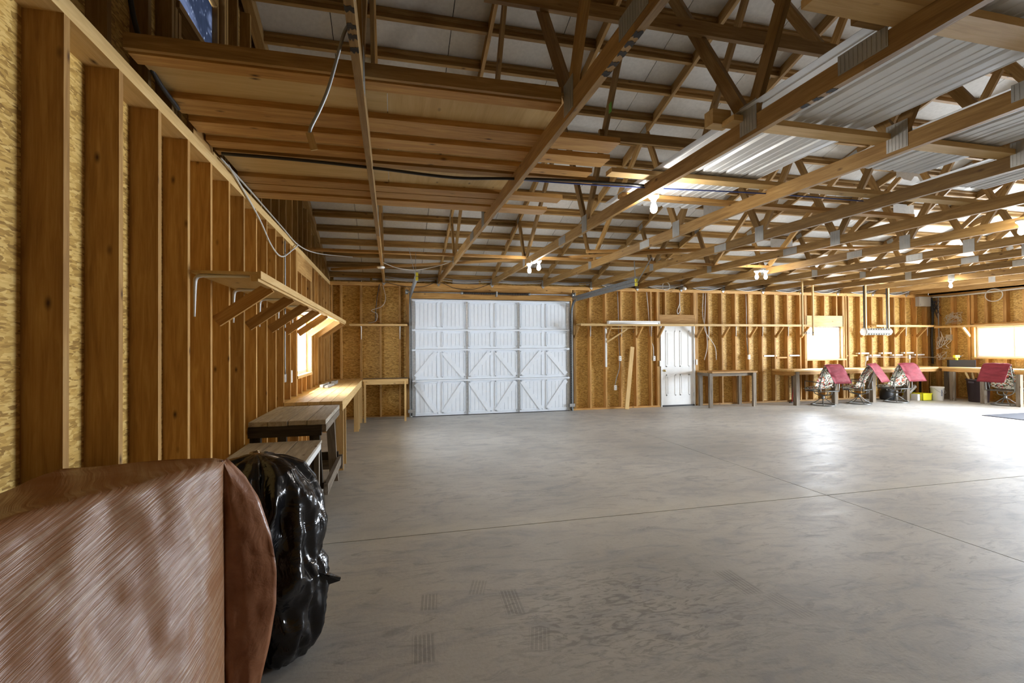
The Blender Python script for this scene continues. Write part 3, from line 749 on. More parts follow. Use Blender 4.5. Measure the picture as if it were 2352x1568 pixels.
box('shelf_board', XR - .30, XR - .002, 7.4, YB - .33, 2.0, 2.018, 'ply', s)
box('front_strip', XR - .32, XR - .30, 7.4, YB - .33, 1.965, 2.02, 'pale', s)
for y in (9.95, 8.3): board('diagonal_brace', (XR - .015, y, 1.72), (XR - .27, y, 1.97), .07, .036, 'pale', s)
bracket(10.42, s, XR, -1, .27, 'y', 2.0)

# ================================================================== BENCHES AND TABLES
b1 = thing('workbench', 'long pale plank workbench under the left window', 'bench', (-.95, 8.6, 0))
n = 5; x0, x1 = XL + .004, -.587
for i in range(n):
    a = x0 + (x1 - x0) * i / n; b = x0 + (x1 - x0) * (i + 1) / n
    box('top_plank', a + .003, b - .003, 6.36 + .006 * (i % 2), 10.955, .832, .87, 'pale', b1)
prev = 6.36
for j in range(10, 22):                              # short pieces fitted between the studs
    y = 2.304 + .4064 * j
    if y - prev > .05 and not (LW[0] - .1 < y < LW[0]): box('top_plank', XL - SD + .004, XL + .002, prev, y - .003, .832, .87, 'pale', b1)
    prev = max(prev, y + .042)
box('front_apron', -.63, -.592, 6.40, 10.40, .743, .831, 'pale', b1)
box('end_apron', XL + .03, -.632, 6.40, 6.438, .743, .831, 'stud', b1)
box('rear_apron', XL + .004, XL + .042, 6.44, 10.9, .743, .831, 'stud', b1)
for y in (6.44, 6.79, 9.33, 9.60, 10.36): box('leg', -.676 if y < 7 else -.67, -.588 if y < 7 else -.582, y, y + .038, 0, .742, 'pale', b1)
for y in (6.80, 8.3): box('cross_rail', XL + .045, -.632, y - .04, y - .002, .743, .831, 'pale', b1)
for y in (6.5, 9.4): box('leg', XL + .05, XL + .14, y, y + .038, 0, .742, 'stud', b1)
b2 = thing('workbench', 'short narrow corner bench against back wall left of garage door', 'bench', (-.1, 10.7, 0))
for i in range(3): box('top_plank', -.578, .335, 10.43 + .175 * i, 10.43 + .175 * (i + 1) - .003, .832, .87, 'weather' if i else 'pale', b2)
box('front_apron', -.575, .335, 10.432, 10.47, .765, .831, 'pale', b2)
for x in (.255, -.55): box('leg', x, x + .038, 10.38, 10.43, 0, .83, 'pale', b2)
box('floor_rail', -.55, .3, 10.75, 10.79, 0, .05, 'weather', b2)
tb = thing('work_table', 'weathered grey plank table with dark blackened apron beside left wall', 'table', (-.93, 5.4, 0))
w_ = (-.592 - (XL + .006)) / 4
for i in range(4): box('top_plank', XL + .006 + w_ * i + .002, XL + .006 + w_ * (i + 1) - .002, 4.84 - .012 * (i % 2), 6.05 + .01 * (i % 3), .815, .86, 'oldtable', tb, .004)
box('front_apron', XL + .006, -.635, 4.835, 4.873, .715, .813, 'black_oak', tb)
box('side_apron', -.632, -.594, 4.84, 6.04, .745, .813, 'weather', tb)
box('rear_apron', XL + .006, -.635, 6.0, 6.038, .715, .813, 'black_oak', tb)
for x, y, m_, dx in ((-.70, 4.885, 'black_oak', .045), (-.685, 5.93, 'weather', .04), (XL + .06, 4.885, 'black_oak', 0), (XL + .08, 5.9, 'black_oak', 0)):
    board('leg', (x, y, .73), (x + dx, y - (.0 if y < 5.5 else -.04), .0), .088, .06, m_, tb, (1, 0, 0))
box('side_stretcher', -.612, -.575, 4.80, 6.10, .17, .27, 'weather', tb)
box('end_stretcher', XL + .1, -.60, 4.85, 4.885, .19, .27, 'black_oak', tb)
box('end_stretcher', XL + .1, -.60, 5.96, 5.995, .24, .33, 'black_oak', tb)
box('end_stretcher', XL + .1, -.56, 6.02, 6.058, .12, .28, 'weather', tb)
lb = thing('low_bench', 'low grey plank bench half hidden behind black bag', 'bench', (-.93, 4.2, 0))
w_ = .2065
for i in range(3): box('top_plank', -1.243 + w_ * i + .002, -1.243 + w_ * (i + 1) - .002, 3.57 + .01 * i, 4.80, .655, .68, 'oldtable', lb, .003)
box('front_rail', -.655, -.632, 3.62, 4.78, .60, .653, 'whitepaint', lb)
for x, y in ((-.675, 4.66), (-.675, 3.68), (-1.2, 4.66), (-1.2, 3.68)): box('leg', x, x + .04, y, y + .07, 0, .653, 'weather', lb)
box('lower_shelf', -1.19, -.64, 3.66, 4.74, .19, .215, 'weather', lb)
box('lower_rail', -.637, -.615, 3.64, 4.78, .155, .235, 'whitepaint', lb)
tb2 = thing('work_table', 'plain wooden table standing right of the white entry door', 'table', (8.2, 10.6, 0))
for i in range(3): box('top_plank', 7.53, 8.82, 10.33 + .21 * i, 10.33 + .21 * (i + 1) - .003, .845, .883, 'stud', tb2)
box('front_apron', 7.60, 8.76, 10.44, 10.478, .765, .843, 'weather', tb2)
box('end_apron', 7.545, 7.583, 10.39, 10.95, .765, .843, 'weather', tb2)
for x, y in ((7.485, 10.37), (8.72, 10.36), (7.55, 10.86), (8.7, 10.86)): box('leg', x, x + .088, y, y + .06, 0, .843, 'weather', tb2)
bb = thing('workbench', 'long bench along back wall under the right-hand back window', 'bench', (12.2, 10.6, 0))
for i in range(3): box('top_plank', 9.80, 14.95, 10.20 + .252 * i, 10.20 + .252 * (i + 1) - .003, .847, .885, 'pale', bb)
box('front_apron', 9.80, 14.9, 10.215, 10.253, .77, .845, 'stud', bb)
box('end_apron', 9.81, 9.848, 10.26, 10.95, .74, .845, 'stud', bb)
for x in (9.84, 11.03, 12.26, 13.41, 14.86): box('leg', x, x + .1, 10.20 if x > 10 else 10.19, 10.30, 0, .845, 'weather', bb)
for x in (10.4, 12.9, 14.2): box('leg', x, x + .09, 10.85, 10.94, 0, .845, 'weather', bb)
rb = thing('workbench', 'bench along the right wall under the right window', 'bench', (14.95, 8.6, 0))
for i in range(3): box('top_plank', 14.56 + .253 * i, 14.56 + .253 * (i + 1) - .003, 6.9, 10.195, .852, .89, 'pale', rb)
box('front_apron', 14.575, 14.613, 6.95, 10.15, .775, .85, 'stud', rb)
for y in (9.84, 9.14, 8.41, 7.2): box('leg', 14.52, 14.62, y, y + .09, 0, .773, 'weather', rb)
box('end_rail', 14.62, 15.3, 9.86, 9.90, .76, .85, 'stud', rb)

# ================================================================== SWIVEL CHAIRS with folded cushions
def pad(name, path, width, th, mat_out, mat_in, parent, world):
    """a cushion swept along a (y,z) path: outer skin one fabric, inner skin another, soft rounded edges"""
    P = smooth_pts([(0, a, b) for a, b in path], 4); n = len(P); V, Fc, mi = [], [], []
    nx = 9
    for side in (1, -1):
        for i, p in enumerate(P):
            d = (P[min(i + 1, n - 1)] - P[max(i - 1, 0)]).normalized(); nr = Vector((1, 0, 0)).cross(d)
            for k in range(nx):
                u = -1 + 2 * k / (nx - 1); edge = (1 - abs(u) ** 6) ** .5 * (.35 + .65 * min(1, min(i, n - 1 - i) / 2.)) if abs(u) < 1 else 0
                bul = th / 2 * max(edge, .12) + .004 * math.sin(7 * u + i)
                V.append(p + Vector((u * width / 2, 0, 0)) + nr * side * bul)
    N = n * nx
    for s in (0, 1):
        for i in range(n - 1):
            for k in range(nx - 1):
                q = (s * N + i * nx + k, s * N + i * nx + k + 1, s * N + (i + 1) * nx + k + 1, s * N + (i + 1) * nx + k)
                Fc.append(q if s else q[::-1]); mi.append(s)
    def rim(a, b): Fc.append((a, b, N + b, N + a)); mi.append(1)
    for i in range(n - 1): rim(i * nx, (i + 1) * nx); rim((i + 1) * nx + nx - 1, i * nx + nx - 1)
    for k in range(nx - 1): rim(k + 1, k); rim((n - 1) * nx + k, (n - 1) * nx + k + 1)
    o = meshobj(name, V, Fc, [mat_out, mat_in], parent, True, world)
    o.data.polygons.foreach_set('material_index', mi); return o
def swivel_chair(label, x, y, rz, flapw=.58):
    c = thing('swivel_chair', label, 'chair', (x, y, 0), rz, 'patio swivel chairs at the benches'); Wd = WM[c.name]
    ring = [(.27 * math.cos(a), .27 * math.sin(a), .014) for a in [i * PI / 16 for i in range(32)]]
    br_ = tube('base_ring', ring, .012, 'frame', c, 6, 0, True, Wd)
    for k in range(4):
        a = PI / 4 + k * PI / 2; ca, sa = math.cos(a), math.sin(a)
        tube('base_spoke', [(.27 * ca, .27 * sa, .016), (.17 * ca, .17 * sa, .07), (.08 * ca, .08 * sa, .145), (.02 * ca, .02 * sa, .18)], .011, 'frame', br_, 6, 3, False, Wd)
    lathe('swivel_hub', [(.03, .15), (.036, .17), (.036, .21), (.028, .25)], 'frame', c, 12, Wd)
    for s in (-1, 1):
        tube('rocker_spring', [(s * .06, -.20, .34), (s * .06, -.17, .28), (s * .05, 0, .245), (s * .06, .17, .28), (s * .06, .20, .34)], .011, 'frame', c, 6, 4, False, Wd)
    tube('seat_frame', [(-.26, -.2, .36), (.26, -.2, .36), (.26, .27, .36), (-.26, .27, .36)], .013, 'frame', c, 6, 0, True, Wd)
    for s in (-1, 1):
        tube('arm', [(s * .275, -.2, .34), (s * .285, -.2, .52), (s * .285, -.16, .575), (s * .285, .2, .60), (s * .285, .26, .57), (s * .28, .25, .34)], .012, 'frame', c, 6, 4, False, Wd)
        tube('back_post', [(s * .25, -.1, .36), (s * .25, -.2, .66), (s * .25, -.305, .965)], .012, 'frame', c, 6, 3, False, Wd)
    tube('back_rail', [(-.25, -.305, .965), (.25, -.305, .965)], .012, 'frame', c, 6, 0, False, Wd)
    pad('seat_cushion', [(.34, .40), (.2, .43), (.05, .44), (-.06, .46)], .52, .08, 'floral', 'floral', c, Wd)
    pad('back_cushion', [(-.02, .47), (-.10, .65), (-.2, .84), (-.285, .985)], flapw, .055, 'floral', 'floral', c, Wd)
    pad('draped_cushion', [(-.27, 1.005), (-.31, 1.012), (-.37, .95), (-.47, .78), (-.585, .585)], flapw, .055, 'floral', 'red', c, Wd)
    return c
swivel_chair('swivel patio chair with red cushion, leftmost at the long back bench', 10.53, 10.08, .0, .52)
swivel_chair('swivel patio chair turned sideways between two others at back bench', 11.68, 10.10, .38)
swivel_chair('swivel patio chair with red cushion nearest the white bucket', 12.88, 10.09, -.02, .56)
swivel_chair('swivel patio chair with red cushion in front of the right wall bench', 14.68, 8.80, -PI / 2 + .08, .54)

# ================================================================== SMALL THINGS on the right
bk = thing('bucket', 'white plastic bucket with wire handle and blue print under bench', 'bucket', (14.30, 10.08, 0))
lathe('pail', [(.125, 0), (.13, .01), (.147, .33), (.155, .335), (.155, .35), (.148, .355), (.152, .37), (.144, .37), (.125, .03)], 'bucketw', bk, 28, WM[bk.name])
tube('wire_handle', [(14.30 + .15 * math.cos(a), 10.08 + .15 * math.sin(a) - .03, .33 - .13 * math.sin((a - PI) )) for a in [PI + i * PI / 10 for i in range(11)]], .004, 'grey', bk)
bm = bmesh.new()
for i in range(6): bmbox(bm, -.026 + .008 * (i % 2), .026 - .006 * (i % 3), -.001, .001, .13 + .028 * i, .148 + .028 * i)
bmobj('print', bm, 'print', bk, False, Matrix.Translation((14.30 - .04, 10.08 - .1405, 0)))
yb_ = thing('storage_bin', 'bright yellow plastic bin on floor under back bench', 'bin', (13.98, 10.22, 0))
bm = bmesh.new(); bmbox(bm, -.16, .16, -.12, .12, 0, .012)
for q in ((-.16, .16, -.12, -.11), (-.16, .16, .11, .12), (-.16, -.15, -.12, .12), (.15, .16, -.12, .12)): bmbox(bm, *q, 0, .19)
bmobj('bin_body', bm, 'yellow', yb_, False, WM[yb_.name])
box('bin_rim', 13.81, 14.15, 10.09, 10.103, .175, .195, 'yellow', yb_)
o = box('white_carton', 13.72, 13.81, 10.16, 10.34, 0, .17, 'bucketw', None, .004); tag(o, 'small white carton beside yellow bin under back bench', 'box')
dc = thing('yellow_case', 'dark yellow tool case behind the bright yellow bin', 'case', (14.12, 10.55, 0))
box('case_body', 13.98, 14.26, 10.62, 10.77, 0, .30, 'yellow', dc, .01); box('case_band', 13.98, 14.26, 10.612, 10.62, .18, .24, 'black', dc)
tc_ = thing('trash_can', 'dark brown round trash can under right wall bench', 'trash can', (14.86, 9.48, 0))
lathe('can_body', [(.19, 0), (.2, .01), (.235, .56), (.255, .565), (.255, .595), (.24, .60), (.225, .58), (.19, .03)], 'trash', tc_, 32, WM[tc_.name])
for s in (-1, 1): box('side_handle', 14.86 - .27, 14.86 - .24, 9.42, 9.54, .50, .54, 'trash', tc_) if s < 0 else box('side_handle', 14.86 + .24, 14.86 + .27, 9.42, 9.54, .50, .54, 'trash', tc_)
for i, (a, b, lb_) in enumerate((((14.86, 9.46, .03), (14.66, 9.66, .82), 'wood strip leaning furthest left out of brown trash can'), ((14.90, 9.5, .03), (14.84, 9.62, .80), 'wood strip standing in the middle of brown trash can'), ((14.92, 9.46, .03), (15.06, 9.60, .82), 'wide wood strip leaning right out of brown trash can'))):
    o = board('wood_strip', a, b, .05, .02, 'pale', None, (1, 0, 0)); tag(o, lb_, 'board', 'wood strips in the trash can')
tbx = thing('tool_case', 'black open tool case with blue end on right wall bench', 'case', (15.05, 10.25, .89))
bm = bmesh.new(); bmbox(bm, -.27, .27, -.1, .1, 0, .008)
for q in ((-.27, .27, -.1, -.09), (-.27, .27, .09, .1), (-.27, -.26, -.1, .1), (.26, .27, -.1, .1)): bmbox(bm, *q, 0, .19)
wt = Matrix.Translation((15.02, 9.98, .89)) @ Matrix.Rotation(-.75, 4, 'Z'); bmobj('case_body', bm, 'black', tbx, False, wt)
bm = bmesh.new(); bmbox(bm, .272, .276, -.1, .1, .01, .19); bmobj('blue_end', bm, 'bluebox', tbx, False, wt)
pt_ = thing('power_drill', 'yellow and black power drill standing in black tool case', 'drill', (15.0, 10.0, .9))
wd = Matrix.Translation((14.98, 10.05, 1.0))
bm = bmesh.new(); bmbox(bm, -.1, .06, -.03, .03, .14, .21); bmbox(bm, -.04, .01, -.022, .022, 0, .15); bmobj('drill_body', bm, 'yellow', pt_, False, wd)
lathe('drill_chuck', [(.018, 0), (.026, .01), (.024, .06), (.008, .08)], 'black', pt_, 12, wd @ Matrix.Translation((.06, 0, .175)) @ Matrix.Rotation(PI / 2, 4, 'Y'))
bm = bmesh.new(); bmbox(bm, -.06, .03, -.03, .03, -.06, .0); bmobj('battery', bm, 'black', pt_, False, wd)
# junk under the back bench
for i, (a, b, r, m_, lb_) in enumerate((((13.58, 10.44, .03), (14.02, 10.44, .36), .03, 'grey', 'grey square tube leaning under the back bench'), ((13.66, 10.54, .03), (14.14, 10.54, .38), .022, 'conduit', 'second grey tube leaning behind the first under back bench'))):
    o = board('metal_tube', a, b, r * 2, r * 2, m_); tag(o, lb_, 'tube')
ws = thing('shop_vacuum', 'dark round shop machine behind third swivel chair under bench', 'machine', (13.25, 10.62, 0))
lathe('drum', [(.14, 0), (.17, .02), (.17, .22), (.12, .30), (.03, .32)], 'black', ws, 20, WM[ws.name])
box('side_panel', 13.36, 13.44, 10.45, 10.62, .0, .26, 'grey', ws, .01)
ld = thing('black_stand', 'black post stand with round white head under back bench', 'stand', (14.55, 10.7, 0))
lathe('post', [(.09, 0), (.09, .02), (.03, .03), (.03, .55)], 'black', ld, 12, WM[ld.name]); lathe('round_head', [(.005, .55), (.07, .56), (.08, .59), (.05, .62)], 'grey', ld, 14, WM[ld.name])
rg = box('floor_mat', 12.12, 14.2, 6.15, 7.68, .001, .012, 'rug'); tag(rg, 'dark ribbed floor mat on concrete at the right', 'mat')
# red tool under left end of back bench
rt_ = thing('hand_truck', 'dark red hand tool frame behind the leftmost swivel chair', 'tool', (10.35, 10.7, 0))
tube('tool_frame', [(10.2, 10.72, .02), (10.28, 10.74, .45), (10.42, 10.76, .7)], .014, 'redtool', rt_); tube('tool_foot', [(10.1, 10.7, .02), (10.4, 10.75, .02)], .014, 'black', rt_)
# leaning plank
o = board('leaning_plank', (5.50, YB - .16, .0), (5.735, YB - .024, 1.50), .10, .038, 'pale', None, (1, 0, 0)); tag(o, 'bare pine plank leaning on back wall between studs', 'plank')
# fluorescent fixture
fx_ = thing('shop_light', 'white fluorescent tube light lying along the back wall shelf', 'light', (5.6, YB - .38, 2.05))
bm = bmesh.new(); bmbox(bm, 4.93, 6.26, YB - .44, YB - .33, 2.075, 2.115); bmobj('housing', bm, 'whitepaint', fx_)
for y in (YB - .415, YB - .355): tube('tube_lamp', [(4.96, y, 2.058), (6.23, y, 2.058)], .016, 'bucketw', fx_, 8)
for x in (4.93, 6.24): box('end_cap', x, x + .02, YB - .44, YB - .33, 2.04, 2.076, 'whitepaint', fx_)
# swing arm bracket on the wall
sa = thing('swing_bracket', 'white wall bracket with wooden swing arm and hook below shop light', 'bracket', (5.06, YB - .02, 1.5))
box('wall_rail', 5.02, 5.06, YB - .04, YB, 1.02, 1.97, 'whitepaint', sa); board('swing_arm', (5.05, YB - .05, 1.62), (5.55, YB - .12, 1.93), .035, .03, 'pale', sa); board('top_arm', (5.05, YB - .05, 1.95), (5.78, YB - .14, 1.96), .03, .03, 'pale', sa)
for x in (5.10, 5.72):
    tube('hook', [(x, YB - .12, 1.95), (x, YB - .12, 1.9), (x + .02, YB - .12, 1.875), (x, YB - .12, 1.855), (x - .02, YB - .12, 1.875)], .005, 'black', sa, 6, 3)
# outlets with conduit
def outlet(label, x, z, pts, mat='conduit'):
    t_ = thing('wall_outlet', label, 'outlet', (x, YB, z)); ob_ = box('outlet_box', x - .03, x + .03, YB - .02, YB + .03, z - .06, z + .06, 'outlet', t_, .004)
    for dz in (-.025, .025): box('socket', x - .014, x + .014, YB - .023, YB - .02, z + dz - .012, z + dz + .012, 'grey', ob_)
    tube('conduit', pts, .010, mat, t_, 6, 4)
outlet('white outlet on back wall under the shop light, upper one', 5.42, 1.22, [(5.42, YB + .02, 1.28), (5.41, YB + .03, 1.6), (5.40, YB + .03, 2.2), (5.38, YB + .03, 2.86)])
outlet('white outlet low on back wall beside leaning plank', 5.29, .51, [(5.29, YB + .02, .57), (5.33, YB + .02, .75), (5.40, YB + .02, .95), (5.42, YB + .02, 1.16)])
outlet('white switch box on back wall just left of entry door', 6.34, 1.21, [(6.34, YB + .02, 1.27), (6.33, YB + .02, 1.5), (6.27, YB + .03, 1.7), (6.22, YB + .03, 2.3), (6.17, YB + .03, 2.86)], 'cablew')
outlet('white outlet on back wall above table right of entry door', 9.10, 1.21, [(9.10, YB + .02, 1.27), (9.07, YB + .03, 1.6), (9.06, YB + .03, 2.4), (9.05, YB + .03, 2.86)])
outlet('white outlet on back wall above third swivel chair bench', 12.98, 1.13, [(12.95, YB - .01, 1.08), (12.92, YB - .01, 1.0), (12.92, YB - .01, .9)], 'cablew')
outlet('white outlet on back wall nearest the right corner', 14.52, 1.15, [(14.52, YB - .01, 1.08), (14.5, YB - .02, 1.0), (14.42, YB - .03, .93), (14.2, YB - .03, .90)], 'cablew')
for x, z, lb_ in ((6.50, 1.10, 'small white alarm contact on left jamb of entry door'), (7.53, 1.12, 'small white alarm contact on right jamb of entry door')):
    o = box('alarm_contact', x - .02, x + .02, YB - .03, YB - .014, z - .09, z + .05, 'outlet', None, .003); tag(o, lb_, 'sensor')
lo = thing('wall_outlet', 'white outlet with conduit on left wall beside the window', 'outlet', (XL, 6.75, 1.15))
box('outlet_box', XL - .05, XL + .012, 6.80, 6.86, 1.08, 1.24, 'outlet', lo, .004); tube('conduit', [(XL - .03, 6.62, 1.2), (XL - .03, 6.60, 1.5), (XL - .02, 6.57, 2.2), (XL - .02, 6.56, 2.86)], .011, 'conduit', lo, 6, 4)
box('junction_box', XL - .09, XL - .03, 6.58, 6.70, 1.10, 1.20, 'galv', lo)
o = thing('wood_clamps', 'pair of grey bar pieces lying at back of left workbench', 'tool', (XL + .1, 9.2, .87))
board('bar', (XL + .14, 8.55, .895), (XL + .16, 9.4, .895), .04, .05, 'grey', o); board('bar', (XL + .22, 8.5, .89), (XL + .26, 9.1, .89), .035, .05, 'grey', o); board('clamp_head', (XL + .25, 9.25, .90), (XL + .26, 9.6, .90), .06, .07, 'conduit', o)
# electrical cabinet
eb = thing('breaker_box', 'grey metal electrical box high on back wall by right corner', 'electrical box', (14.98, YB - .05, 2.75))
cab_ = box('cabinet', 14.77, 15.2, YB - .12, YB, 2.61, 2.89, 'grey', eb, .006); box('cabinet_door', 14.80, 15.17, YB - .128, YB - .12, 2.635, 2.865, 'grey', cab_)
# heater hanging from strips
ht = thing('shop_heater', 'beige slotted electric heater hanging from wooden strips near back window', 'heater', (11.95, 9.8, 1.8))
hw = Matrix.Translation((11.93, 9.8, 1.84))
hbody = prism('heater_body', [(-.09, -.03), (-.05, -.085), (.05, -.085), (.09, -.03), (.09, .03), (.05, .085), (-.05, .085), (-.09, .03)], 'x', -.40, .40, 'beige', ht, hw)
for i in range(9):
    x = -.33 + i * .08
    link('heater_slot', boxmesh(.03, .023, .037, 'black'), hbody, hw @ Matrix.Translation((x + .015, -.0665, .0535)))
    link('heater_slot', boxmesh(.05, .023, .04, 'black'), hbody, hw @ Matrix.Translation((x + .025, -.0665, -.055)))
for x in (-.38, .38):
    bmw = lathe('end_ring', [(.06, -.012), (.1, -.01), (.1, .01), (.06, .012)], 'whitepaint', ht, 8, hw @ Matrix.Translation((x - .02, 0, 0)) @ Matrix.Rotation(PI / 2, 4, 'Y'))
for x in (11.56, 12.29):
    board('hanger_strip', (x, 9.78, 1.75), (x, 9.78, 3.03), .035, .035, 'pale', ht, (0, 1, 0)); board('hanger_backing', (x - .03, 9.80, 1.80), (x - .03, 9.80, 3.0), .03, .012, 'black', ht, (0, 1, 0))
box('cross_bar', 11.5, 12.35, 9.76, 9.80, zc(9.8) + CH - .001, zc(9.8) + CH + .03, 'pale', ht)
hb = thing('light_hanger', 'two wooden strips with black strap hanging left of back window', 'hanger', (9.53, 9.5, 1.74))
for x in (9.37, 9.67): board('hanger_strip', (x, 9.5, 1.73), (x, 9.5, 3.03), .035, .03, 'pale', hb, (0, 1, 0))
box('cross_bar', 9.34, 9.70, 9.48, 9.52, zc(9.5) + CH - .001, zc(9.5) + CH + .03, 'pale', hb)
for i in range(4): tube('strap_link', [(9.42 + i * .065 + .03 * math.cos(a), 9.47, 1.80 + .025 * math.sin(a)) for a in [k * PI / 6 for k in range(12)]], .007, 'black', hb, 6, 0, True)

# ================================================================== TARP and BAG
def fbm(p, s, o=4): return noise.fractal(Vector(p) * s, 1.0, 2.0, o)
tp = thing('covered_cart', 'tall object under a brown woven tarp in left foreground', 'tarp', (-.95, 1.3, 0))
# plan of the draped top: far right corner, slanting front edge, wall side
ns_, nt = 110, 60
topE = smooth_pts([(-1.0, 2.235, 1.072), (-.70, 2.225, 1.082), (-.655, 2.19, 1.080), (-.70, 2.08, 1.078), (-.86, 1.86, 1.070), (-1.05, 1.58, 1.06), (-1.14, 1.2, 1.05), (-1.16, .7, 1.03), (-1.17, .2, 1.0)], 14)
botE = smooth_pts([(-1.0, 2.26, 0), (-.72, 2.25, 0), (-.652, 2.18, 0), (-.62, 2.0, 0), (-.66, 1.7, 0), (-.76, 1.35, 0), (-.86, 1.05, 0), (-.9, .6, 0), (-.92, .15, 0)], 14)
V, Fc = [], []; n = len(topE)
rows = [0, .25, .5, .75, .93, 1.0] + [1 + (i + 1) / 46 for i in range(46)]
for r_ in rows:
    for i in range(n):
        te, be = topE[i], botE[i]
        if r_ <= 1:                                   # top surface, from the wall to the edge
            wp = Vector((XL + .012, max(te.y + .02, .2) if i > 20 else 2.27, te.z - .02)); p = wp.lerp(te, r_)
            p.z += .012 * fbm((p.x, p.y, 0), 4, 3) - (.012 if r_ == 1 else 0)
        else:
            s_ = r_ - 1; p = te.lerp(be, s_); p.z = te.z * (1 - s_) - .012 * (1 - s_)
            bell = math.sin(s_ * PI) * .03
            cr = .020 * fbm((p.x * 1.2 + p.y * 1.2, p.z * .6, 2), 3.0, 3) + .006 * fbm((p.x + p.y, p.z, 5), 11, 3)
            edge = 1 if i > 46 else max(0, (i - 30) / 16.)
            nrm = Vector((.80, -.6, 0)); p += nrm * (cr + bell) * edge
        V.append((p.x, p.y, max(p.z, .004)))
m_ = len(rows)
for j in range(m_ - 1):
    for i in range(n - 1): a = j * n + i; Fc.append((a, a + n, a + n + 1, a + 1))
meshobj('tarp_sheet', V, Fc, 'tarp', tp, True)
# loose corner of the tarp flaring out past the far corner
V, Fc = [], []; nu, nv = 14, 40
out = [(1.075, .005), (1.0, .07), (.90, .125), (.75, .165), (.6, .185), (.45, .18), (.3, .155), (.15, .12), (.0, .09)]
for i in range(nv + 1):
    z = 1.075 * (1 - i / nv); k = 0
    while k < len(out) - 2 and out[k + 1][0] > z: k += 1
    (za, wa), (zb3, wb3) = out[k], out[k + 1]; wv = wa + (wb3 - wa) * (za - z) / (za - zb3)
    for j in range(nu + 1):
        u = j / nu; bul = math.sin(u * PI) * .018 * (1 + .5 * math.sin(z * 9))
        V.append((-.662 + wv * u + (1.075 - z) * .012, 2.185 + .05 * u - bul + .010 * fbm((u * 2, z * 3, 1), 2.5, 3), max(z, .004)))
for i in range(nv):
    for j in range(nu): a = i * (nu + 1) + j; Fc.append((a, a + nu + 1, a + nu + 2, a + 1))
o = meshobj('tarp_corner', V, Fc, 'tarp_in', tp, True); md = o.modifiers.new('thickness', 'SOLIDIFY'); md.thickness = .003
lathe('grommet', [(.006, 0), (.012, .001), (.012, .004), (.006, .005)], 'black', tp, 12, Matrix.Translation((-.555, 2.235, .17)) @ Matrix.Rotation(PI / 2, 4, 'X'))
bgp = [(0, .14), (.03, .20), (.1, .25), (.2, .275), (.32, .285), (.42, .285), (.48, .265), (.55, .27), (.65, .29), (.75, .285), (.85, .255), (.93, .20), (.98, .12), (1.0, .03)]
V, Fc = [], []; ns, nz = 150, 170
for i in range(nz + 1):
    z = i / nz; k = 0
    while k < len(bgp) - 2 and bgp[k + 1][0] < z: k += 1
    (za, ra), (zb3, rb3) = bgp[k], bgp[k + 1]; r = ra + (rb3 - ra) * (z - za) / (zb3 - za)
    for j in range(ns):
        a = 2 * PI * j / ns; q = Vector((math.cos(a), math.sin(a), z * 2.2))
        rid = 1 - abs(noise.noise(Vector((q.x * 2.2, q.y * 2.2, q.z * 1.1)) + Vector((3, 1, 7)))) * 2; rid2 = 1 - abs(noise.noise(Vector((q.x * 5 + q.z, q.y * 5, q.z * 2.2)) + Vector((9, 4, 2)))) * 2
        d = .045 * (rid - .6) + .016 * (rid2 - .6) + .03 * noise.noise(q * 1.3)
        d += .003 * noise.noise(q * 14) + .03 * noise.noise(q * 3.4 + Vector((2, 8, 1)))
        rr = max(.004, r + d * min(1, r / .12))
        V.append((-.60 - .05 * z + rr * math.cos(a) * 1.0, 2.66 + rr * math.sin(a) * .95, z * 1.0 + (.02 * noise.noise(q * 3) if .02 < z < .99 else 0) + .003))
for i in range(nz):
    for j in range(ns): j2 = (j + 1) % ns; Fc.append((i * ns + j, i * ns + j2, (i + 1) * ns + j2, (i + 1) * ns + j))
Fc.append(tuple(reversed(range(ns)))); Fc.append(tuple(nz * ns + j for j in range(ns)))
bag = thing('trash_bag', 'full black plastic bag standing behind the brown tarp', 'bag', (-.6, 2.66, 0))
meshobj('bag_body', V, Fc, 'bag', bag, True)
meshobj('bag_tail', [(-.36, 2.62, .40), (-.35, 2.66, .31), (-.255, 2.64, .355), (-.262, 2.66, .33), (-.35, 2.70, .38), (-.258, 2.66, .35)], [(0, 1, 3, 2), (1, 4, 5, 3), (4, 0, 2, 5), (2, 3, 5)], 'bag', bag)

# ================================================================== LIGHTS
def bulb(label, spots, power, zb0):
    x, y = spots[0]; o = thing('ceiling_light', label, 'light', (x, y, zb0), 0, 'bare bulbs under the trusses')
    if len(spots) > 1:
        x2, y2 = spots[1]; xm, ym = (x + x2) / 2, (y + y2) / 2
        lathe('lamp_holder', [(.05, .03), (.05, .0), (.02, -.02)][::-1], 'whitepaint', o, 16, Matrix.Translation((xm, ym, zb0)))
    for (x, y) in spots:
        so_ = lathe('socket', [(.02, -.05), (.028, -.03), (.045, -.015), (.05, 0), (.05, .012)], 'whitepaint', o, 16, Matrix.Translation((x, y, zb0)))
        lathe('glass_bulb', [(.004, -.155), (.018, -.15), (.03, -.13), (.032, -.11), (.026, -.085), (.016, -.06), (.014, -.045)], 'bulb', so_, 16, Matrix.Translation((x, y, zb0)))
        l = bpy.data.lights.new('bulb_light', 'POINT'); l.energy = power; l.color = (1, .95, .88); l.shadow_soft_size = .05
        lo_ = bpy.data.objects.new('bulb_light', l); COL.objects.link(lo_); lo_.parent = o; lo_.location = (x - spots[0][0], y - spots[0][1], -.12)
bulb('large bare bulb under the white corrugated metal sheets', [(2.325, 4.0)], 22, 2.885)
bulb('twin bare bulbs on third truss above the garage door', [(2.235, 7.82), (2.30, 7.50)], 12, 2.90)
bulb('twin bare bulbs on truss above the back wall table', [(6.60, 7.72), (6.76, 7.68)], 16, 2.90)
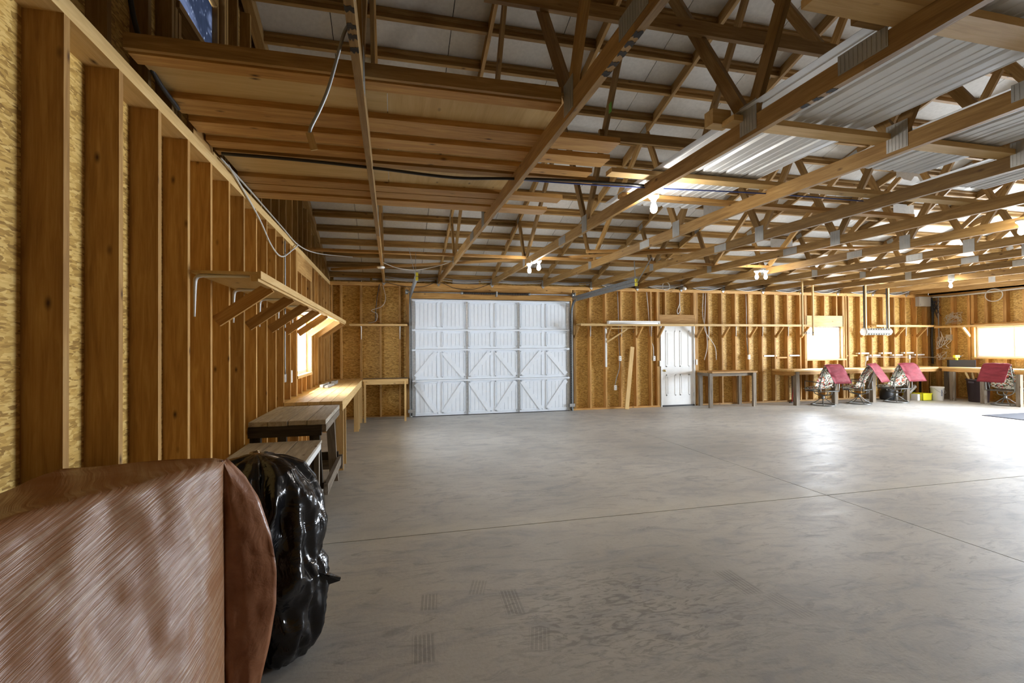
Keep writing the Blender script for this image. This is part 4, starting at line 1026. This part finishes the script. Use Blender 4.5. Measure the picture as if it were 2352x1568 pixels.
bulb('bare bulb near the far right corner', [(11.9, 8.08)], 22, 2.90)
bulb('bare bulb at the right edge of the picture', [(6.83, 3.92)], 22, 2.885)
dtc = lathe('smoke_detector', [(.05, 0), (.065, .01), (.065, .03), (.05, .035)], 'whitepaint', None, 20, Matrix.Translation((-.17, 8.6, zc(8.6) - .036))); tag(dtc, 'white round lamp base under the first truss near garage door', 'lamp base')
cmr = thing('camera_lamp', 'small white round sensor lamp hanging over the entry door', 'sensor', (7.02, YB - .25, 2.93))
lathe('lamp_head', [(.02, -.03), (.04, -.02), (.045, .02), (.03, .035)], 'whitepaint', cmr, 16, Matrix.Translation((7.02, YB - .3, 2.93)) @ Matrix.Rotation(PI / 2, 4, 'X')); tube('lamp_arm', [(7.02, YB - .28, 2.95), (7.0, YB - .26, 3.0), (6.85, YB - .2, 2.97), (6.8, YB - .15, 2.9)], .006, 'cablew', cmr, 6, 4)

# ================================================================== CABLES
def cable(label, pts, r, mat, cat='cable', grp=None, sm=6): return tag(tube('cable', pts, r, mat, None, 6, sm), label, cat, grp)
cable('flexible metal conduit dangling from first truss in front of loft', [(-.172, 2.36, 3.04), (-.20, 2.3, 2.942), (-.23, 2.3, 2.83), (-.267, 2.3, 2.688), (-.304, 2.3, 2.586), (-.34, 2.3, 2.505), (-.348, 2.3, 2.475)], .0085, 'conduit')
o = board('wall_plate', (-.349, 2.3, 2.475), (-.328, 2.3, 2.40), .03, .006, 'pale', None, (1, 0, 0)); tag(o, 'small tan plate at the end of dangling conduit', 'plate')
cable('dark armoured cable clipped under the loft planks', [(-1.2, 3.96, 2.95), (-.7, 3.95, 2.945), (-.1, 3.96, 2.93), (.5, 3.98, 2.91), (.95, 3.96, 2.93), (1.5, 3.96, 2.955), (2.2, 3.95, 2.96)], .012, 'cableb')
cable('blue cable running with dark cable to the bare bulb', [(.9, 3.98, 2.935), (1.5, 3.99, 2.94), (2.2, 3.98, 2.95), (3.4, 3.9, 2.955), (4.6, 3.9, 2.96)], .006, 'blue')
cable('grey cable looping over the left top plate near shelf', [(XL + .02, 4.25, 2.97), (XL + .015, 4.7, 2.90), (XL + .02, 5.2, 2.78), (XL + .02, 5.7, 2.62), (XL + .02, 6.2, 2.60), (XL + .03, 6.8, 2.80), (XL + .04, 7.1, 2.92)], .009, 'cablew')
cable('second grey cable lying on the left top plate', [(XL + .015, 4.1, 2.965), (XL + .02, 4.8, 2.96), (XL + .015, 5.4, 2.96), (XL + .01, 6.2, 2.96), (XL + .04, 7.2, 2.93), (XL + .2, 7.9, 2.96), (-.6, 8.2, 2.98)], .008, 'cablew')
cable('bundle of dark cables hanging at top left beside gable wall', [(XL + .0, 2.75, 3.9), (XL + .0, 2.78, 3.5), (XL + .01, 2.82, 3.2), (XL + .02, 3.0, 3.02), (XL + .03, 3.3, 2.96)], .013, 'cableb')
cable('white cable sagging between first and second truss at the back', [(-.16, 8.4, 2.95), (.1, 8.4, 2.86), (.4, 8.3, 2.82), (.75, 8.2, 2.88), (1.0, 8.1, 2.96)], .007, 'cablew')
random.seed(11)
for k in range(12):
    xa, xb = TX[k], TX[k + 1]
    for q in range(2 if k < 4 else 4):
        r_, m_, kind_ = ((.006, 'cablew', 'thin white'), (.009, 'conduit', 'grey'), (.012, 'cableb', 'thick black'), (.007, 'cablew', 'loosely sagging white'))[q]
        sag = (.05, .03, .06, .12)[q] + random.uniform(0, .02); yy = YB - (.03, .075, .12, .17)[q]; zz = 3.03 + (.0, .03, -.02, .01)[q]
        cable('%s cable slung between %s and %s truss along back plate' % (kind_, ORD[k], ORD[k + 1]), [(xa + .03, yy, zz), (xa + .3, yy, zz - sag * .7), ((xa + xb) / 2, yy - .01, zz - sag), (xb - .3, yy, zz - sag * .6), (xb - .03, yy, zz)], r_, m_, 'cable', 'cables along the back plate', 4)
cable('black cable drooping between garage spring and second truss', [(-.16, YB - .05, 2.95), (.3, YB - .03, 2.86), (.7, YB - .03, 2.87), (1.02, YB - .05, 2.97), (1.4, YB - .04, 2.84), (1.8, YB - .04, 2.83), (2.2, YB - .05, 2.96)], .006, 'cableb')
cable('coiled white cable above the entry door', [(6.55 + .10 * math.cos(a), YB - .22 - a * .002, 2.98 + .10 * math.sin(a)) for a in [i * PI / 6 for i in range(31)]], .005, 'cablew', sm=2)
cable('white cord loop hanging above the entry door', [(7.05, YB - .03, 2.86), (7.05, YB - .03, 2.6), (7.02, YB - .03, 2.5), (6.98, YB - .03, 2.4), (7.0, YB - .03, 2.32), (7.06, YB - .03, 2.4), (7.06, YB - .03, 2.5), (7.05, YB - .03, 2.58)], .010, 'cablew')
cable('black cord hanging at corner stud left of the garage door', [(-.25, YB - .02, 2.9), (-.30, YB - .01, 2.6), (-.33, YB, 2.3), (-.34, YB - .01, 2.1)], .008, 'cableb')
cable('white cord hanging at corner stud left of the garage door', [(-.18, YB - .03, 2.88), (-.12, YB - .03, 2.6), (-.2, YB - .02, 2.42), (-.42, YB - .01, 2.33), (-.3, YB - .01, 2.25), (-.33, YB, 2.1), (-.48, YB, 2.06)], .006, 'cablew')
for i, x in enumerate((7.86, 7.93)): cable('grey cable hanging down wall right of entry door, %s one' % ('left', 'right')[i], [(x - .1, YB + .01, 2.86), (x - .13, YB, 2.3), (x - .05 - .1 * i, YB - .02, 1.9), (x - .02 + .15 * i, YB - .02, 1.5), (x - .10 + .28 * i, YB - .01, 1.15)], .009, 'cablew')
# tangle in the right corner
random.seed(5)
def tangle(label, c, spread, n, r, mat):
    P = [Vector(c)]
    for i in range(n): P.append(Vector((c[0] + random.uniform(-1, 1) * spread[0], c[1] + random.uniform(-1, 1) * spread[1], c[2] + random.uniform(-1, 1) * spread[2])))
    cable(label, P, r, mat)
tangle('dense tangle of grey wires on right wall beside corner', (XR - .06, 10.3, 2.25), (.05, .2, .16), 40, .005, 'cablew')
tangle('dark tangle of wires in the right corner by the box', (XR - .08, 10.75, 2.55), (.06, .12, .35), 26, .006, 'cableb')
tangle('loose loops of wire below shelf in right corner', (XR - .08, 10.55, 1.65), (.06, .22, .28), 20, .006, 'cablew')
tangle('loose wires near bench top in right corner', (XR - .08, 10.6, 1.15), (.05, .2, .15), 14, .006, 'cablew')
cable('thick grey cable bundle along top of right wall', [(XR - .05, 10.9, 2.88), (XR - .06, 10.3, 2.86), (XR - .06, 9.5, 2.87), (XR - .06, 8.5, 2.90), (XR - .06, 7.5, 2.88)], .022, 'cablew')
cable('thick black cable running down the right corner post', [(XR - .04, 10.9, 2.9), (XR - .05, 10.86, 2.3), (XR - .04, 10.9, 1.7), (XR - .05, 10.88, .95)], .03, 'cableb')
cable('grey conduit running down right wall beside corner', [(XR - .03, 10.72, 2.88), (XR - .03, 10.72, 2.0), (XR - .03, 10.70, 1.4)], .018, 'conduit')
cable('coil of white cable hanging on right wall above window', [(XR - .08, 9.35 + .19 * math.cos(a), 2.78 + .16 * math.sin(a)) for a in [i * PI / 8 for i in range(26)]], .012, 'cablew', sm=2)
cable('white cord running along wall studs above the right bench', [(12.9, YB - .01, 1.17), (14.2, YB - .01, 1.15), (15.1, YB - .02, 1.14), (15.25, 10.4, 1.12), (15.28, 10.1, 1.2)], .007, 'cablew')
o = box('junction_box', XR - .06, XR, 10.38, 10.52, 1.62, 1.78, 'galv'); tag(o, 'grey junction box below shelf on right wall near corner', 'electrical box')
# green stickers on two truss webs
for (x, y, z, lb_) in ((2.2, 4.62, 3.98, 'green tag stapled to a web of the third truss'), (3.42, 4.86, 3.80, 'green tag stapled to a web of the fourth truss')):
    o = box('green_tag', x - .002, x + .002, y - .03, y + .03, z - .05, z + .05, 'green'); tag(o, lb_, 'tag')

# ---- brushed dark paint marks on the undersides of the near chords
random.seed(21)
def marks(tr, X, ys):
    for y in ys:
        z = zc(y) - .0012; w0 = .019; n = 7
        pts = [(X - w0 + 2 * w0 * i / (n - 1), y + random.uniform(-.012, .006)) for i in range(n)] + [(X + w0 - 2 * w0 * i / (n - 1), y + .03 + random.uniform(-.008, .02)) for i in range(n)]
        prism('paint_mark', pts, 'z', z, z + .001, 'black_oak', tr)
trs = sorted([o for o in COL.objects if o.name.startswith('roof_truss')], key=lambda o: WM[o.name].translation.x)
marks(trs[0], TX[0], (1.98, 2.09, 2.16, 2.25)); marks(trs[1], TX[1], (1.86, 1.93, 2.0, 2.09, 2.17)); marks(trs[2], TX[2], (2.05, 2.14, 2.22))
# ---- torn pieces of white roof sheet hanging below the purlins
for i, (x, y, w_, h_, lb_) in enumerate(((5.4, 7.6, .5, .3, 'torn white sheet hanging under roof left of the twin bulbs'), (7.7, 8.6, .55, .25, 'torn white sheet hanging under roof above entry door table'), (8.0, 6.2, .6, .3, 'torn white sheet hanging high under the roof right of twin bulbs'), (9.2, 7.2, .5, .3, 'torn white sheet hanging under roof above the wooden hanger strips'))):
    z1 = zr(y) + .02; random.seed(i)
    top = [(x, z1), (x + w_, z1)]; bot = [(x + w_ * (1 - k / 8), z1 - h_ * (.75 + random.uniform(-.12, .25))) for k in range(9)]
    o = prism('torn_sheet', top + bot, 'y', y - .002, y + .002, 'foam'); tag(o, lb_, 'sheet', 'torn roof sheets')
# ---- scraps on the left top plate
o = board('wood_block', (XL - .02, 3.62, PZ1 + .07), (XL - .02, 3.98, PZ1 + .07), .138, .038, 'stud'); tag(o, 'short upright scrap board standing on left top plate', 'block')
o = board('wood_block', (XL - .045, 4.02, PZ1 + .02), (XL - .045, 4.62, PZ1 + .02), .038, .07, 'pale'); tag(o, 'narrow pale scrap strip lying on left top plate', 'block')
